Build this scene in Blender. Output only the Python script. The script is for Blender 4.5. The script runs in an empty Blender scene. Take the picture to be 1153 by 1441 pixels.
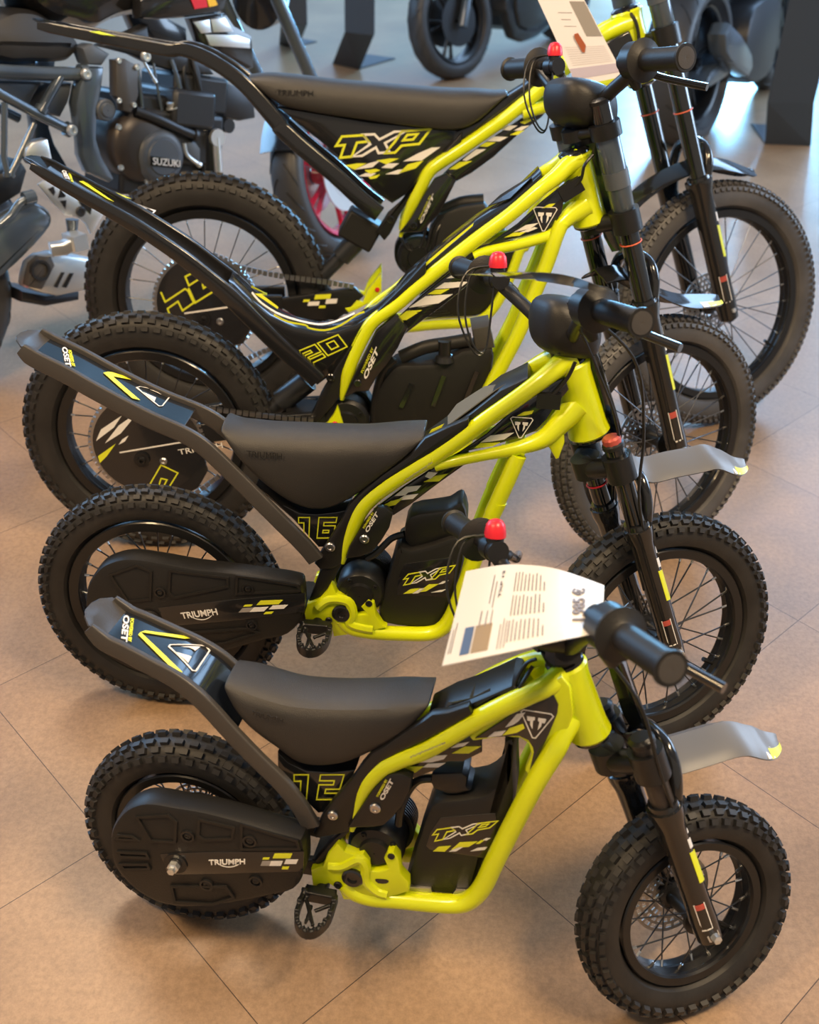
import bpy, bmesh, math, random
from mathutils import Vector, Matrix
random.seed(7)
scene = bpy.context.scene
COL = scene.collection
PI = math.pi

# ------------------------------------------------------------------ camera, light, exposure
CAM_H = 1.457
cd = bpy.data.cameras.new('camera')
cam = bpy.data.objects.new('camera', cd)
COL.objects.link(cam)
RR = [[0.999474, 0.018729, 0.026476], [-0.032431, 0.577194, 0.815963], [0.0, 0.816392, -0.577498]]
right, up, fwd = Vector(RR[0]), Vector(RR[1]), Vector(RR[2])
mt = Matrix((right, up, -fwd)).transposed().to_4x4()
mt.translation = Vector((0, 0, CAM_H))
cam.matrix_world = mt
cd.sensor_fit = 'HORIZONTAL'
cd.sensor_width = 36.0
cd.lens = 36.0 * 1515.5 / 1153.0
cd.clip_start = 0.02
cd.dof.use_dof = True
cd.dof.focus_distance = 1.72
cd.dof.aperture_fstop = 5.6
scene.camera = cam

scene.view_settings.view_transform = 'Standard'
scene.view_settings.look = 'None'
scene.view_settings.gamma = 1.0
scene.view_settings.use_curve_mapping = False
scene.view_settings.exposure = 0.55

world = bpy.data.worlds.new('showroom_air')
scene.world = world
world.use_nodes = True
wn = world.node_tree
for n in list(wn.nodes): wn.nodes.remove(n)
wo = wn.nodes.new('ShaderNodeOutputWorld'); wb = wn.nodes.new('ShaderNodeBackground')
tc = wn.nodes.new('ShaderNodeTexCoord'); sx = wn.nodes.new('ShaderNodeSeparateXYZ')
mr = wn.nodes.new('ShaderNodeMapRange'); cr = wn.nodes.new('ShaderNodeValToRGB')
wn.links.new(tc.outputs['Generated'], sx.inputs[0]); wn.links.new(sx.outputs[1], mr.inputs[0])
mr.inputs[1].default_value = -0.6; mr.inputs[2].default_value = 0.9
cr.color_ramp.elements[0].color = (0.52, 0.46, 0.40, 1); cr.color_ramp.elements[1].color = (0.30, 0.46, 0.72, 1)
wn.links.new(mr.outputs[0], cr.inputs[0]); wn.links.new(cr.outputs[0], wb.inputs[0]); wn.links.new(wb.outputs[0], wo.inputs[0])
wb.inputs[1].default_value = 0.50

def area(name, loc, target, sx_, sy_, energy, color):
    l = bpy.data.lights.new(name, 'AREA'); l.shape = 'RECTANGLE'; l.size = sx_; l.size_y = sy_
    l.energy = energy; l.color = color
    o = bpy.data.objects.new(name, l); COL.objects.link(o); o.location = loc
    o.rotation_euler = (Vector(target) - Vector(loc)).to_track_quat('-Z', 'Y').to_euler()
    return o
area('window_light', (2.75, 10.4, 1.55), (1.0, 4.0, 0.3), 1.1, 1.3, 420, (0.22, 0.60, 1.0))
area('window_light', (0.6, 13.0, 2.8), (0.4, 3.0, 0.2), 9.0, 2.0, 90, (0.42, 0.66, 1.0))
area('window_light', (6.0, 4.6, 2.2), (0.6, 2.4, 0.3), 3.6, 2.2, 180, (0.54, 0.74, 1.0))
area('window_light', (-4.5, 5.2, 2.4), (-0.6, 3.2, 0.5), 3.6, 2.0, 150, (0.32, 0.62, 1.0))
area('cool_overhead_fill', (3.0, 6.6, 3.9), (2.4, 5.4, 0.0), 4.4, 4.5, 320, (0.42, 0.66, 1.0))  # unseen cool fill, added overhead to make the right-hand floor bluer
area('ceiling_lamp', (-1.6, 0.2, 3.3), (-0.4, 1.0, 0.0), 1.0, 0.35, 60, (1.0, 0.70, 0.38))
area('ceiling_lamp', (1.3, 0.5, 3.3), (0.6, 1.0, 0.0), 1.0, 0.35, 84, (1.0, 0.74, 0.45))
area('ceiling_lamp', (-1.2, 3.0, 3.3), (-0.9, 2.6, 0.0), 1.2, 0.35, 42, (1.0, 0.78, 0.56))

# ------------------------------------------------------------------ materials
def mat(name, color, rough=0.5, metal=0.0, coat=0.0, spec=0.5, bump=None, noise=None, coat_rough=0.05):
    m = bpy.data.materials.new(name); m.use_nodes = True
    nt = m.node_tree; b = nt.nodes['Principled BSDF']
    b.inputs['Base Color'].default_value = (*color, 1)
    b.inputs['Roughness'].default_value = rough
    b.inputs['Metallic'].default_value = metal
    b.inputs['Coat Weight'].default_value = coat
    b.inputs['Coat Roughness'].default_value = coat_rough
    b.inputs['Specular IOR Level'].default_value = spec
    if noise or bump:
        t = nt.nodes.new('ShaderNodeTexCoord')
    if noise:
        sc, amt = noise
        n = nt.nodes.new('ShaderNodeTexNoise'); n.inputs['Scale'].default_value = sc; n.inputs['Detail'].default_value = 5
        nt.links.new(t.outputs['Object'], n.inputs['Vector'])
        r = nt.nodes.new('ShaderNodeValToRGB')
        r.color_ramp.elements[0].position = .3; r.color_ramp.elements[1].position = .7
        r.color_ramp.elements[0].color = (*[c * (1 - amt) for c in color], 1)
        r.color_ramp.elements[1].color = (*[min(1, c * (1 + amt)) for c in color], 1)
        nt.links.new(n.outputs['Fac'], r.inputs['Fac']); nt.links.new(r.outputs['Color'], b.inputs['Base Color'])
    if bump:
        sc, st = bump
        n = nt.nodes.new('ShaderNodeTexNoise'); n.inputs['Scale'].default_value = sc; n.inputs['Detail'].default_value = 3
        nt.links.new(t.outputs['Object'], n.inputs['Vector'])
        bp = nt.nodes.new('ShaderNodeBump'); bp.inputs['Strength'].default_value = st; bp.inputs['Distance'].default_value = 0.002
        nt.links.new(n.outputs['Fac'], bp.inputs['Height']); nt.links.new(bp.outputs['Normal'], b.inputs['Normal'])
    return m

M = dict(
    yellow=mat('lime_yellow_paint', (0.66, 0.76, 0.003), 0.30, coat=0.5, noise=(9, .04)),
    black=mat('gloss_black_plastic', (0.012, 0.012, 0.013), 0.16, coat=0.5),
    satin=mat('satin_black_plastic', (0.010, 0.010, 0.011), 0.36, bump=(400, .10)),
    matte=mat('matte_black_plastic', (0.011, 0.0105, 0.0105), 0.48, bump=(500, .15), spec=.4),
    grey=mat('dark_grey_plastic', (0.050, 0.046, 0.044), 0.38, bump=(420, .12)),
    fender=mat('grey_fender_plastic', (0.13, 0.13, 0.135), 0.34),
    vinyl=mat('seat_vinyl', (0.024, 0.022, 0.021), 0.44, bump=(900, .35)),
    rubber=mat('tyre_rubber', (0.017, 0.016, 0.016), 0.55, noise=(18, .35), bump=(140, .15)),
    dusty=mat('dusty_tyre_rubber', (0.060, 0.058, 0.060), 0.50, noise=(7, .45), bump=(140, .15)),
    road=mat('road_tyre_rubber', (0.035, 0.036, 0.040), 0.45, noise=(8, .15)),
    rim=mat('black_rim_metal', (0.014, 0.014, 0.015), 0.28, metal=0.3, coat=0.2),
    spoke=mat('dark_spoke_steel', (0.10, 0.10, 0.105), 0.35, metal=0.9),
    nipple=mat('nipple_steel', (0.75, 0.75, 0.75), 0.3, metal=1.0),
    steel=mat('brushed_steel', (0.55, 0.55, 0.56), 0.3, metal=1.0),
    disc=mat('disc_steel', (0.48, 0.47, 0.46), 0.35, metal=1.0),
    alloy=mat('bright_alloy', (0.75, 0.78, 0.80), 0.32, metal=0.85),
    decal_y=mat('lime_decal', (0.72, 0.76, 0.03), 0.3),
    decal_w=mat('white_decal', (0.80, 0.78, 0.76), 0.35),
    decal_g=mat('grey_decal', (0.30, 0.28, 0.27), 0.4),
    decal_k=mat('black_decal', (0.014, 0.014, 0.016), 0.2, coat=0.4),
    panel=mat('dark_blue_panel', (0.010, 0.013, 0.019), 0.14, coat=0.6),
    carbon=mat('carbon_panel', (0.028, 0.027, 0.026), 0.25, coat=0.3, noise=(160, .5)),
    screen=mat('grey_window_panel', (0.13, 0.125, 0.11), 0.35),
    red=mat('red_plastic', (0.62, 0.015, 0.03), 0.35),
    redcap=mat('red_anodised', (0.55, 0.10, 0.08), 0.4, metal=0.3),
    redrim=mat('red_wheel_paint', (0.55, 0.008, 0.05), 0.25, coat=0.7),
    orange=mat('orange_rubber', (0.70, 0.13, 0.06), 0.5),
    gold=mat('brass_cap', (0.62, 0.52, 0.36), 0.4, metal=0.5),
    paper=mat('white_paper', (0.60, 0.55, 0.47), 0.30),
    ink=mat('grey_ink', (0.16, 0.13, 0.12), 0.6), faint=mat('faint_ink', (0.34, 0.31, 0.33), 0.6), bright=mat('bright_paper', (0.80, 0.78, 0.84), 0.4),
    lavender=mat('lavender_print', (0.50, 0.46, 0.60), 0.5),
    ribbon=mat('brown_ribbon', (0.36, 0.09, 0.035), 0.5),
    blueink=mat('blue_print', (0.06, 0.09, 0.16), 0.5),
    brownink=mat('brown_print', (0.25, 0.17, 0.08), 0.5),
    bronze=mat('bronze_engine_paint', (0.055, 0.046, 0.042), 0.36, metal=0.3),
    engine=mat('dark_engine_metal', (0.035, 0.037, 0.042), 0.38, metal=0.5),
    gunmetal=mat('blue_tinted_frame_paint', (0.085, 0.11, 0.14), 0.24, metal=0.4, coat=0.5),  # grey paint, pushed bluer in the colour to imitate cool hazy light
    cloth=mat('blue_tinted_side_panel', (0.075, 0.088, 0.11), 0.42),  # dark panel with the same blue cast of the light mixed in
    stand=mat('dark_steel_sheet', (0.040, 0.052, 0.070), 0.45, metal=0.2),  # bluish tint in the steel colour stands in for veiling glare
    amber=mat('amber_sticker', (0.85, 0.50, 0.02), 0.4),
    cable=mat('black_cable', (0.010, 0.010, 0.010), 0.35),
    stanchion=mat('black_stanchion', (0.008, 0.009, 0.010), 0.08, coat=1.0),
    clear=mat('smoked_plastic', (0.06, 0.07, 0.08), 0.1, coat=1.0),
)

# ------------------------------------------------------------------ mesh helpers (local axes: x forward, y left, z up)
def obj(name, bm, m, parent=None, smooth=True, sub=0, bevel=0, angle=38):
    bmesh.ops.recalc_face_normals(bm, faces=bm.faces[:])
    me = bpy.data.meshes.new(name); bm.to_mesh(me); bm.free()
    me.materials.append(M[m] if isinstance(m, str) else m)
    o = bpy.data.objects.new(name, me); COL.objects.link(o)
    if smooth:
        me.shade_smooth(); me.set_sharp_from_angle(angle=math.radians(angle))
    if bevel:
        b = o.modifiers.new('bevel', 'BEVEL'); b.width = bevel; b.segments = 2; b.limit_method = 'ANGLE'
    if sub:
        s = o.modifiers.new('subdivision', 'SUBSURF'); s.levels = sub; s.render_levels = sub
    if parent is not None: o.parent = parent
    return o

def BM(): return bmesh.new()
def V3(p, s): return Vector((p[0], -s, p[1]))
def L3(pts, s): return [V3(p, s) for p in pts]
def S3(pts): return [Vector((p[0], -p[1], p[2])) for p in pts]
def lerp(a, b, t): return a + (b - a) * t
def mirror(pts): return [Vector((p.x, -p.y, p.z)) for p in pts]

def catmull(pts, n=5, closed=False):
    out = []; N = len(pts)
    pts = [Vector(p) for p in pts]
    rng = N if closed else N - 1
    for i in range(rng):
        if closed: p0, p1, p2, p3 = pts[i - 1], pts[i], pts[(i + 1) % N], pts[(i + 2) % N]
        else: p0, p1, p2, p3 = pts[max(i - 1, 0)], pts[i], pts[i + 1], pts[min(i + 2, N - 1)]
        for k in range(n):
            t = k / n
            out.append(0.5 * ((2 * p1) + (p2 - p0) * t + (2 * p0 - 5 * p1 + 4 * p2 - p3) * t * t + (3 * p1 - p0 - 3 * p2 + p3) * t ** 3))
    if not closed: out.append(pts[-1])
    return out

def rings(bm, rs, closed_ends=True, loop=False):
    vs = [[bm.verts.new(p) for p in r] for r in rs]
    n = len(vs[0])
    rng = len(vs) if loop else len(vs) - 1
    for i in range(rng):
        a, b = vs[i], vs[(i + 1) % len(vs)]
        for j in range(n):
            bm.faces.new((a[j], a[(j + 1) % n], b[(j + 1) % n], b[j]))
    if closed_ends and not loop:
        bm.faces.new(list(reversed(vs[0]))); bm.faces.new(vs[-1])

def tube(bm, pts, r, seg=12, ends=True):
    pts = [Vector(p) for p in pts]; N = len(pts)
    rad = r if isinstance(r, (list, tuple)) else [r] * N
    if len(rad) != N: rad = [lerp(rad[0], rad[-1], i / (N - 1)) for i in range(N)]
    T = []
    for i in range(N):
        t = pts[min(i + 1, N - 1)] - pts[max(i - 1, 0)]
        T.append(t.normalized() if t.length > 1e-9 else Vector((0, 0, 1)))
    ref = Vector((0, 1, 0)) if abs(T[0].y) < .9 else Vector((1, 0, 0))
    u = (ref - T[0] * ref.dot(T[0])).normalized(); rs = []
    for i in range(N):
        u = (u - T[i] * u.dot(T[i])).normalized(); v = T[i].cross(u)
        rs.append([pts[i] + (u * math.cos(a) + v * math.sin(a)) * rad[i] for a in [2 * PI * k / seg for k in range(seg)]])
    rings(bm, rs, ends)

def ribbon_box(bm, pts, hn, hy, rnd=.35, taper=None):
    # rounded box section swept along a path whose side vector is y; hn = half height across the path, hy = half width
    pts = [Vector(p) for p in pts]; N = len(pts); rs = []
    prof = []
    for cx_, cy_ in ((1, 1), (-1, 1), (-1, -1), (1, -1)):
        for k in range(4):
            a = {(1, 1): 0, (-1, 1): PI / 2, (-1, -1): PI, (1, -1): 1.5 * PI}[(cx_, cy_)] + k * PI / 6
            prof.append((cx_, cy_, math.cos(a), math.sin(a)))
    for i in range(N):
        t = (pts[min(i + 1, N - 1)] - pts[max(i - 1, 0)]).normalized()
        y = Vector((0, 1, 0)); y = (y - t * y.dot(t)).normalized(); n = t.cross(y)
        k_ = taper[i] if taper else 1
        a, b = hn * k_, hy * k_; r = min(a, b) * rnd
        rs.append([pts[i] + n * (px * (a - r) + cx2 * r) + y * (py * (b - r) + cy2 * r) for px, py, cx2, cy2 in prof])
    rings(bm, rs)

def box(bm, c, h, rot=None):
    c = Vector(c); vs = []
    for sx_ in (-1, 1):
        for sy_ in (-1, 1):
            for sz_ in (-1, 1):
                p = Vector((sx_ * h[0], sy_ * h[1], sz_ * h[2]))
                if rot: p = rot @ p
                vs.append(bm.verts.new(c + p))
    for f in ((0, 1, 3, 2), (4, 6, 7, 5), (0, 4, 5, 1), (2, 3, 7, 6), (0, 2, 6, 4), (1, 5, 7, 3)):
        bm.faces.new([vs[i] for i in f])

def plate(bm, poly, s0, s1, bev=0.0, inset=None):
    # extruded side profile between sideways offsets s0 and s1 (s > 0 is the viewer's side)
    P = [Vector(p) for p in poly]; n = len(P)
    ar = sum(P[i].x * P[(i + 1) % n].y - P[(i + 1) % n].x * P[i].y for i in range(n))
    sg = 1 if ar > 0 else -1
    def shrunk(d):
        if d == 0: return P
        out = []
        for i in range(n):
            a = (P[i] - P[i - 1]); b = (P[(i + 1) % n] - P[i])
            if a.length < 1e-9 or b.length < 1e-9: out.append(P[i]); continue
            a.normalize(); b.normalize()
            na = Vector((-a.y, a.x)) * sg; nb = Vector((-b.y, b.x)) * sg
            m = na + nb
            if m.length < .3: m = na
            m.normalize(); out.append(P[i] + m * d / max(.5, m.dot(na)))
        return out
    lv = [(s0, bev), (s0 + bev * .3, bev * .3), (s0 + bev, 0), (s1 - bev, 0), (s1 - bev * .3, bev * .3), (s1, bev)] if bev else [(s0, 0), (s1, 0)]
    rings(bm, [[Vector((q.x, -s, q.y)) for q in shrunk(d)] for s, d in lv])

def sm(poly, n=3): return [(v.x, v.y) for v in catmull([Vector((p[0], p[1], 0)) for p in poly], n, True)]

def lathe(bm, prof, c, seg=48, axis='y', closed=True, a0=0.0, a1=2 * PI, mtx=None):
    # prof: (radius, offset along axis); revolved about a line through c
    c = Vector(c); rs = []
    full = abs(a1 - a0 - 2 * PI) < 1e-6
    cnt = seg if full else seg + 1
    for k in range(cnt):
        a = a0 + (a1 - a0) * k / seg
        if axis == 'y': d = Vector((math.cos(a), 0, math.sin(a))); ax = Vector((0, 1, 0))
        elif axis == 'z': d = Vector((math.cos(a), math.sin(a), 0)); ax = Vector((0, 0, 1))
        else: d = Vector((0, math.cos(a), math.sin(a))); ax = Vector((1, 0, 0))
        ring = []
        for r, o in prof:
            p = d * r + ax * o
            if mtx: p = mtx @ p
            ring.append(c + p)
        rs.append(ring)
    if closed:
        rings(bm, rs, not full, full)
    else:
        vs = [[bm.verts.new(p) for p in r] for r in rs]
        for i in range(cnt if full else cnt - 1):
            a, b = vs[i], vs[(i + 1) % cnt]
            for j in range(len(prof) - 1): bm.faces.new((a[j], a[j + 1], b[j + 1], b[j]))

def cyl(bm, a, b, r, r2=None, seg=20):
    tube(bm, [a, b], [r, r if r2 is None else r2], seg)

def face3(bm, pts, off=Vector((0, 0, 0)), th=0.0006):
    pts = [Vector(p) + off for p in pts]
    n = Vector((0, 0, 0))
    for i in range(len(pts)): n += (pts[i] - pts[0]).cross(pts[(i + 1) % len(pts)] - pts[0])
    n.normalize()
    rings(bm, [[p for p in pts], [p + n * th for p in pts]])

def stroke(bm, pts, w, nrm, th=0.0006, closed=False):
    pts = [Vector(p) for p in pts]; N = len(pts); L, R_ = [], []
    for i in range(N):
        if closed: t0 = pts[i] - pts[i - 1]; t1 = pts[(i + 1) % N] - pts[i]
        else:
            t1 = pts[min(i + 1, N - 1)] - pts[min(i, N - 2)]; t0 = pts[max(i, 1)] - pts[max(i - 1, 0)]
        s0 = t0.normalized().cross(nrm).normalized(); s1 = t1.normalized().cross(nrm).normalized()
        m = s0 + s1
        if m.length < .2: m = s1
        m.normalize(); m = m / max(.45, m.dot(s1))
        L.append(pts[i] + m * w / 2); R_.append(pts[i] - m * w / 2)
    rs = [[L[i], R_[i], R_[i] + nrm * th, L[i] + nrm * th] for i in range(N)]
    rings(bm, rs, True, closed)

SIDE = Vector((0, -1, 0))
def decal(name, parent, polys, s, m, th=0.0006):
    for P in polys:
        bm = BM(); plate(bm, P, s, s + th); obj(name, bm, m, parent, smooth=False)

def quadmap(c):
    bl, br, tl = [Vector(p) for p in c[:3]]; tr = Vector(c[3]) if len(c) > 3 else br + tl - bl
    return lambda u, v: (bl * (1 - u) * (1 - v) + br * u * (1 - v) + tl * (1 - u) * v + tr * u * v)

def lettering(name, parent, text, corners, m, th=0.0008, bold=0.0, shear=0.0):
    # corners: 3D bottom-left, bottom-right, top-left of the writing
    bl, br, tl = [Vector(p) for p in corners[:3]]
    cu = bpy.data.curves.new('writing', 'FONT'); cu.body = text; cu.size = 1.0; cu.offset = bold; cu.shear = shear
    cu.extrude = 0.01; cu.resolution_u = 3
    to = bpy.data.objects.new('writing', cu); COL.objects.link(to)
    dg = bpy.context.evaluated_depsgraph_get(); dg.update()
    me = bpy.data.meshes.new_from_object(to.evaluated_get(dg))
    bpy.data.objects.remove(to); bpy.data.curves.remove(cu)
    xs = [v.co.x for v in me.vertices]; ys = [v.co.y for v in me.vertices]
    x0, x1, y0, y1 = min(xs), max(xs), min(ys), max(ys)
    U, W_ = br - bl, tl - bl; n = U.cross(W_).normalized()
    for v in me.vertices:
        v.co = bl + U * ((v.co.x - x0) / (x1 - x0)) + W_ * ((v.co.y - y0) / (y1 - y0)) + n * (th if v.co.z > 0 else 0)
    me.name = name; me.materials.clear(); me.materials.append(M[m])
    o = bpy.data.objects.new(name, me); COL.objects.link(o); o.parent = parent
    return o

def bolt(bm, x, z, s, r=.006, h=.004):
    lathe(bm, [(0.0005, 0), (r, 0), (r, -h * .6), (r * .8, -h), (r * .45, -h), (r * .4, -h * .6), (.0005, -h * .6)], (x, -s, z), 16)

def thing(name, label, cat, loc=(0, 0, 0), rot=(0, 0, 0), group=None):
    o = bpy.data.objects.new(name, None); COL.objects.link(o); o.location = loc; o.rotation_euler = rot
    o.empty_display_size = .1
    o['label'] = label; o['category'] = cat
    if group: o['group'] = group
    return o
def tag(o, label, cat, group=None):
    o['label'] = label; o['category'] = cat
    if group: o['group'] = group
    return o

# ------------------------------------------------------------------ floor
def floor_material():
    m = bpy.data.materials.new('stone_tile_floor'); m.use_nodes = True
    nt = m.node_tree; b = nt.nodes['Principled BSDF']; N = nt.nodes.new; Lk = nt.links.new
    t = N('ShaderNodeTexCoord')
    mp = N('ShaderNodeMapping'); mp.vector_type = 'POINT'
    az = math.radians(43.73); ts = 0.4502
    mp.inputs['Rotation'].default_value = (0, 0, -az)
    # rotated frame: x' along az, y' along az + 90 degrees
    oy = (0.463 * CAM_H) % ts; ox = (0.291 * CAM_H) % ts
    mp.inputs['Location'].default_value = (-ox + 20 * ts, -oy + 20 * ts, 0)
    Lk(t.outputs['Object'], mp.inputs['Vector'])
    sp = N('ShaderNodeSeparateXYZ'); Lk(mp.outputs[0], sp.inputs[0])
    lines = []
    cells = []
    for k in (0, 1):
        d = N('ShaderNodeMath'); d.operation = 'DIVIDE'; d.inputs[1].default_value = ts; Lk(sp.outputs[k], d.inputs[0])
        f = N('ShaderNodeMath'); f.operation = 'FRACT'; Lk(d.outputs[0], f.inputs[0])
        fl = N('ShaderNodeMath'); fl.operation = 'FLOOR'; Lk(d.outputs[0], fl.inputs[0]); cells.append(fl)
        s_ = N('ShaderNodeMath'); s_.operation = 'SUBTRACT'; s_.inputs[1].default_value = .5; Lk(f.outputs[0], s_.inputs[0])
        a = N('ShaderNodeMath'); a.operation = 'ABSOLUTE'; Lk(s_.outputs[0], a.inputs[0])
        g = N('ShaderNodeMath'); g.operation = 'GREATER_THAN'; g.inputs[1].default_value = .5 - .0016; Lk(a.outputs[0], g.inputs[0])
        lines.append(g)
    mx = N('ShaderNodeMath'); mx.operation = 'MAXIMUM'; Lk(lines[0].outputs[0], mx.inputs[0]); Lk(lines[1].outputs[0], mx.inputs[1])
    n1 = N('ShaderNodeTexNoise'); n1.inputs['Scale'].default_value = 3.2; n1.inputs['Detail'].default_value = 9; n1.inputs['Roughness'].default_value = .68
    Lk(t.outputs['Object'], n1.inputs['Vector'])
    n2 = N('ShaderNodeTexNoise'); n2.inputs['Scale'].default_value = 95; n2.inputs['Detail'].default_value = 6; n2.inputs['Roughness'].default_value = .75
    Lk(t.outputs['Object'], n2.inputs['Vector'])
    r1 = N('ShaderNodeValToRGB'); r1.color_ramp.elements[0].position = .32; r1.color_ramp.elements[1].position = .68
    r1.color_ramp.elements[0].color = (0.262, 0.164, 0.094, 1); r1.color_ramp.elements[1].color = (0.368, 0.240, 0.143, 1)
    Lk(n1.outputs['Fac'], r1.inputs['Fac'])
    r2 = N('ShaderNodeValToRGB'); r2.color_ramp.elements[0].position = .34; r2.color_ramp.elements[1].position = .62
    r2.color_ramp.elements[0].color = (0.74, 0.74, 0.74, 1); r2.color_ramp.elements[1].color = (1.06, 1.06, 1.06, 1)
    Lk(n2.outputs['Fac'], r2.inputs['Fac'])
    mu = N('ShaderNodeMix'); mu.data_type = 'RGBA'; mu.blend_type = 'MULTIPLY'; mu.inputs[0].default_value = 1
    Lk(r1.outputs[0], mu.inputs[6]); Lk(r2.outputs[0], mu.inputs[7])
    cb = N('ShaderNodeCombineXYZ'); Lk(cells[0].outputs[0], cb.inputs[0]); Lk(cells[1].outputs[0], cb.inputs[1])
    wn_ = N('ShaderNodeTexWhiteNoise'); Lk(cb.outputs[0], wn_.inputs['Vector'])
    vr = N('ShaderNodeMapRange'); vr.inputs[3].default_value = .94; vr.inputs[4].default_value = 1.05; Lk(wn_.outputs['Value'], vr.inputs[0])
    mv = N('ShaderNodeVectorMath'); mv.operation = 'SCALE'; Lk(mu.outputs[2], mv.inputs[0]); Lk(vr.outputs[0], mv.inputs['Scale'])
    ml = N('ShaderNodeMix'); ml.data_type = 'RGBA'; Lk(mx.outputs[0], ml.inputs[0]); Lk(mv.outputs[0], ml.inputs[6])
    ml.inputs[7].default_value = (0.050, 0.030, 0.018, 1)
    Lk(ml.outputs[2], b.inputs['Base Color'])
    rr = N('ShaderNodeMapRange'); rr.inputs[3].default_value = .30; rr.inputs[4].default_value = .46; Lk(n1.outputs['Fac'], rr.inputs[0])
    Lk(rr.outputs[0], b.inputs['Roughness'])
    b.inputs['Specular IOR Level'].default_value = .55
    bp = N('ShaderNodeBump'); bp.inputs['Strength'].default_value = .12; bp.inputs['Distance'].default_value = .001
    Lk(n2.outputs['Fac'], bp.inputs['Height']); Lk(bp.outputs[0], b.inputs['Normal'])
    return m
bm = BM()
box(bm, (0, 6, -.05), (9, 9, .05))
fl = obj('floor', bm, floor_material(), smooth=False); fl['kind'] = 'structure'

# ------------------------------------------------------------------ poses of the machines
BK = {'12': (-0.305, 0.99, -0.175, 0.151), '16': (-0.433, 1.438, -0.075, 0.104), '20': (-0.546, 1.913, 0.027, 0.095), '24': (-0.524, 2.485, 0.03, 0.15), 'sz': (-1.17, 2.66, 0.8, 0.1)}
AX = {'12': (0.5192, 0.4957), '16': (0.6843, 0.6555), '20': (0.8543, 0.7954), '24': (1.0109, 0.9236), 'sz': (0.95, 0.75)}
FR = {'12': (0.737, 0.165, 0.56), '16': (0.879, 0.225, 0.47), '20': (1.097, 0.269, 0.5), '24': (1.337, 0.316, 0.42), 'sz': (1.3, 0.28, 0.35)}
RK = {'12': 0.42, '16': 0.38, '20': 0.34, '24': 0.36, 'sz': 0.42}
WC = {'12': (0.7137, 0.1634), '16': (0.8652, 0.2265), '20': (1.0775, 0.2691), '24': (1.3095, 0.3151)}

class Bike:
    def __init__(self, k, label, name='electric_trials_bike', cat='bike', group='lime yellow electric trials bikes in a row'):
        self.k = k
        x, y, yaw, lean = BK[k]
        self.root = thing(name, label, cat, (x, y, 0), (-lean, 0, yaw), group)
        self.rake = RK[k]
        A = Vector((AX[k][0], 0, AX[k][1])); ax = Vector((-math.sin(self.rake), 0, math.cos(self.rake)))
        self.ax = ax
        self.st = Matrix.Translation(A) @ Matrix.Rotation(FR[k][2], 4, ax) @ Matrix.Translation(-A)
        self.A = A
    def fix(self, o):          # bake the steering angle into a mesh built straight ahead
        o.data.transform(self.st); return o

def tyre_mesh(c, R, rim, w, rows, cnt, kh, kw_, kl, mtx=None, stagger=True):
    bm = BM(); ci = (R - kh + rim) / 2; a = (R - kh - rim) / 2; prof = []
    for j in range(20):
        t = 2 * PI * j / 20
        ct, st_ = math.cos(t), math.sin(t)
        rr = ci + a * math.copysign(abs(ct) ** .85, ct); yy = (w / 2 - kh * .3) * math.copysign(abs(st_) ** .8, st_)
        if ct < -.6: yy *= .78
        prof.append((rr, yy))
    lathe(bm, prof, (0, 0, 0), 72)
    for ri, ang in enumerate(rows):
        off = .5 * (ri % 2) if stagger else 0
        t = ang; ct, st_ = math.cos(t), math.sin(t)
        br = ci + a * abs(ct) ** .85 * (1 if ct > 0 else -1); by = (w / 2 - kh * .3) * math.copysign(abs(st_) ** .8, st_)
        nr, ny = Vector((ct, st_)).normalized()
        tr_, ty = -ny, nr
        for k in range(cnt):
            th0 = 2 * PI * (k + off) / cnt; vs = []
            for hgt in (-.0015, kh):
                sc = 1.0 if hgt < 0 else .86
                for sa, sb_ in ((-1, -1), (1, -1), (1, 1), (-1, 1)):
                    r_ = br + nr * hgt + tr_ * sb_ * kw_ / 2 * sc; y_ = by + ny * hgt + ty * sb_ * kw_ / 2 * sc
                    th = th0 + sa * kl / 2 * sc / R
                    vs.append(bm.verts.new((r_ * math.cos(th), y_, r_ * math.sin(th))))
            bm.faces.new(vs[4:8])
            for q in range(4): bm.faces.new((vs[q], vs[(q + 1) % 4], vs[4 + (q + 1) % 4], vs[4 + q]))
    bmesh.ops.translate(bm, verts=bm.verts, vec=c)
    return bm

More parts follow.
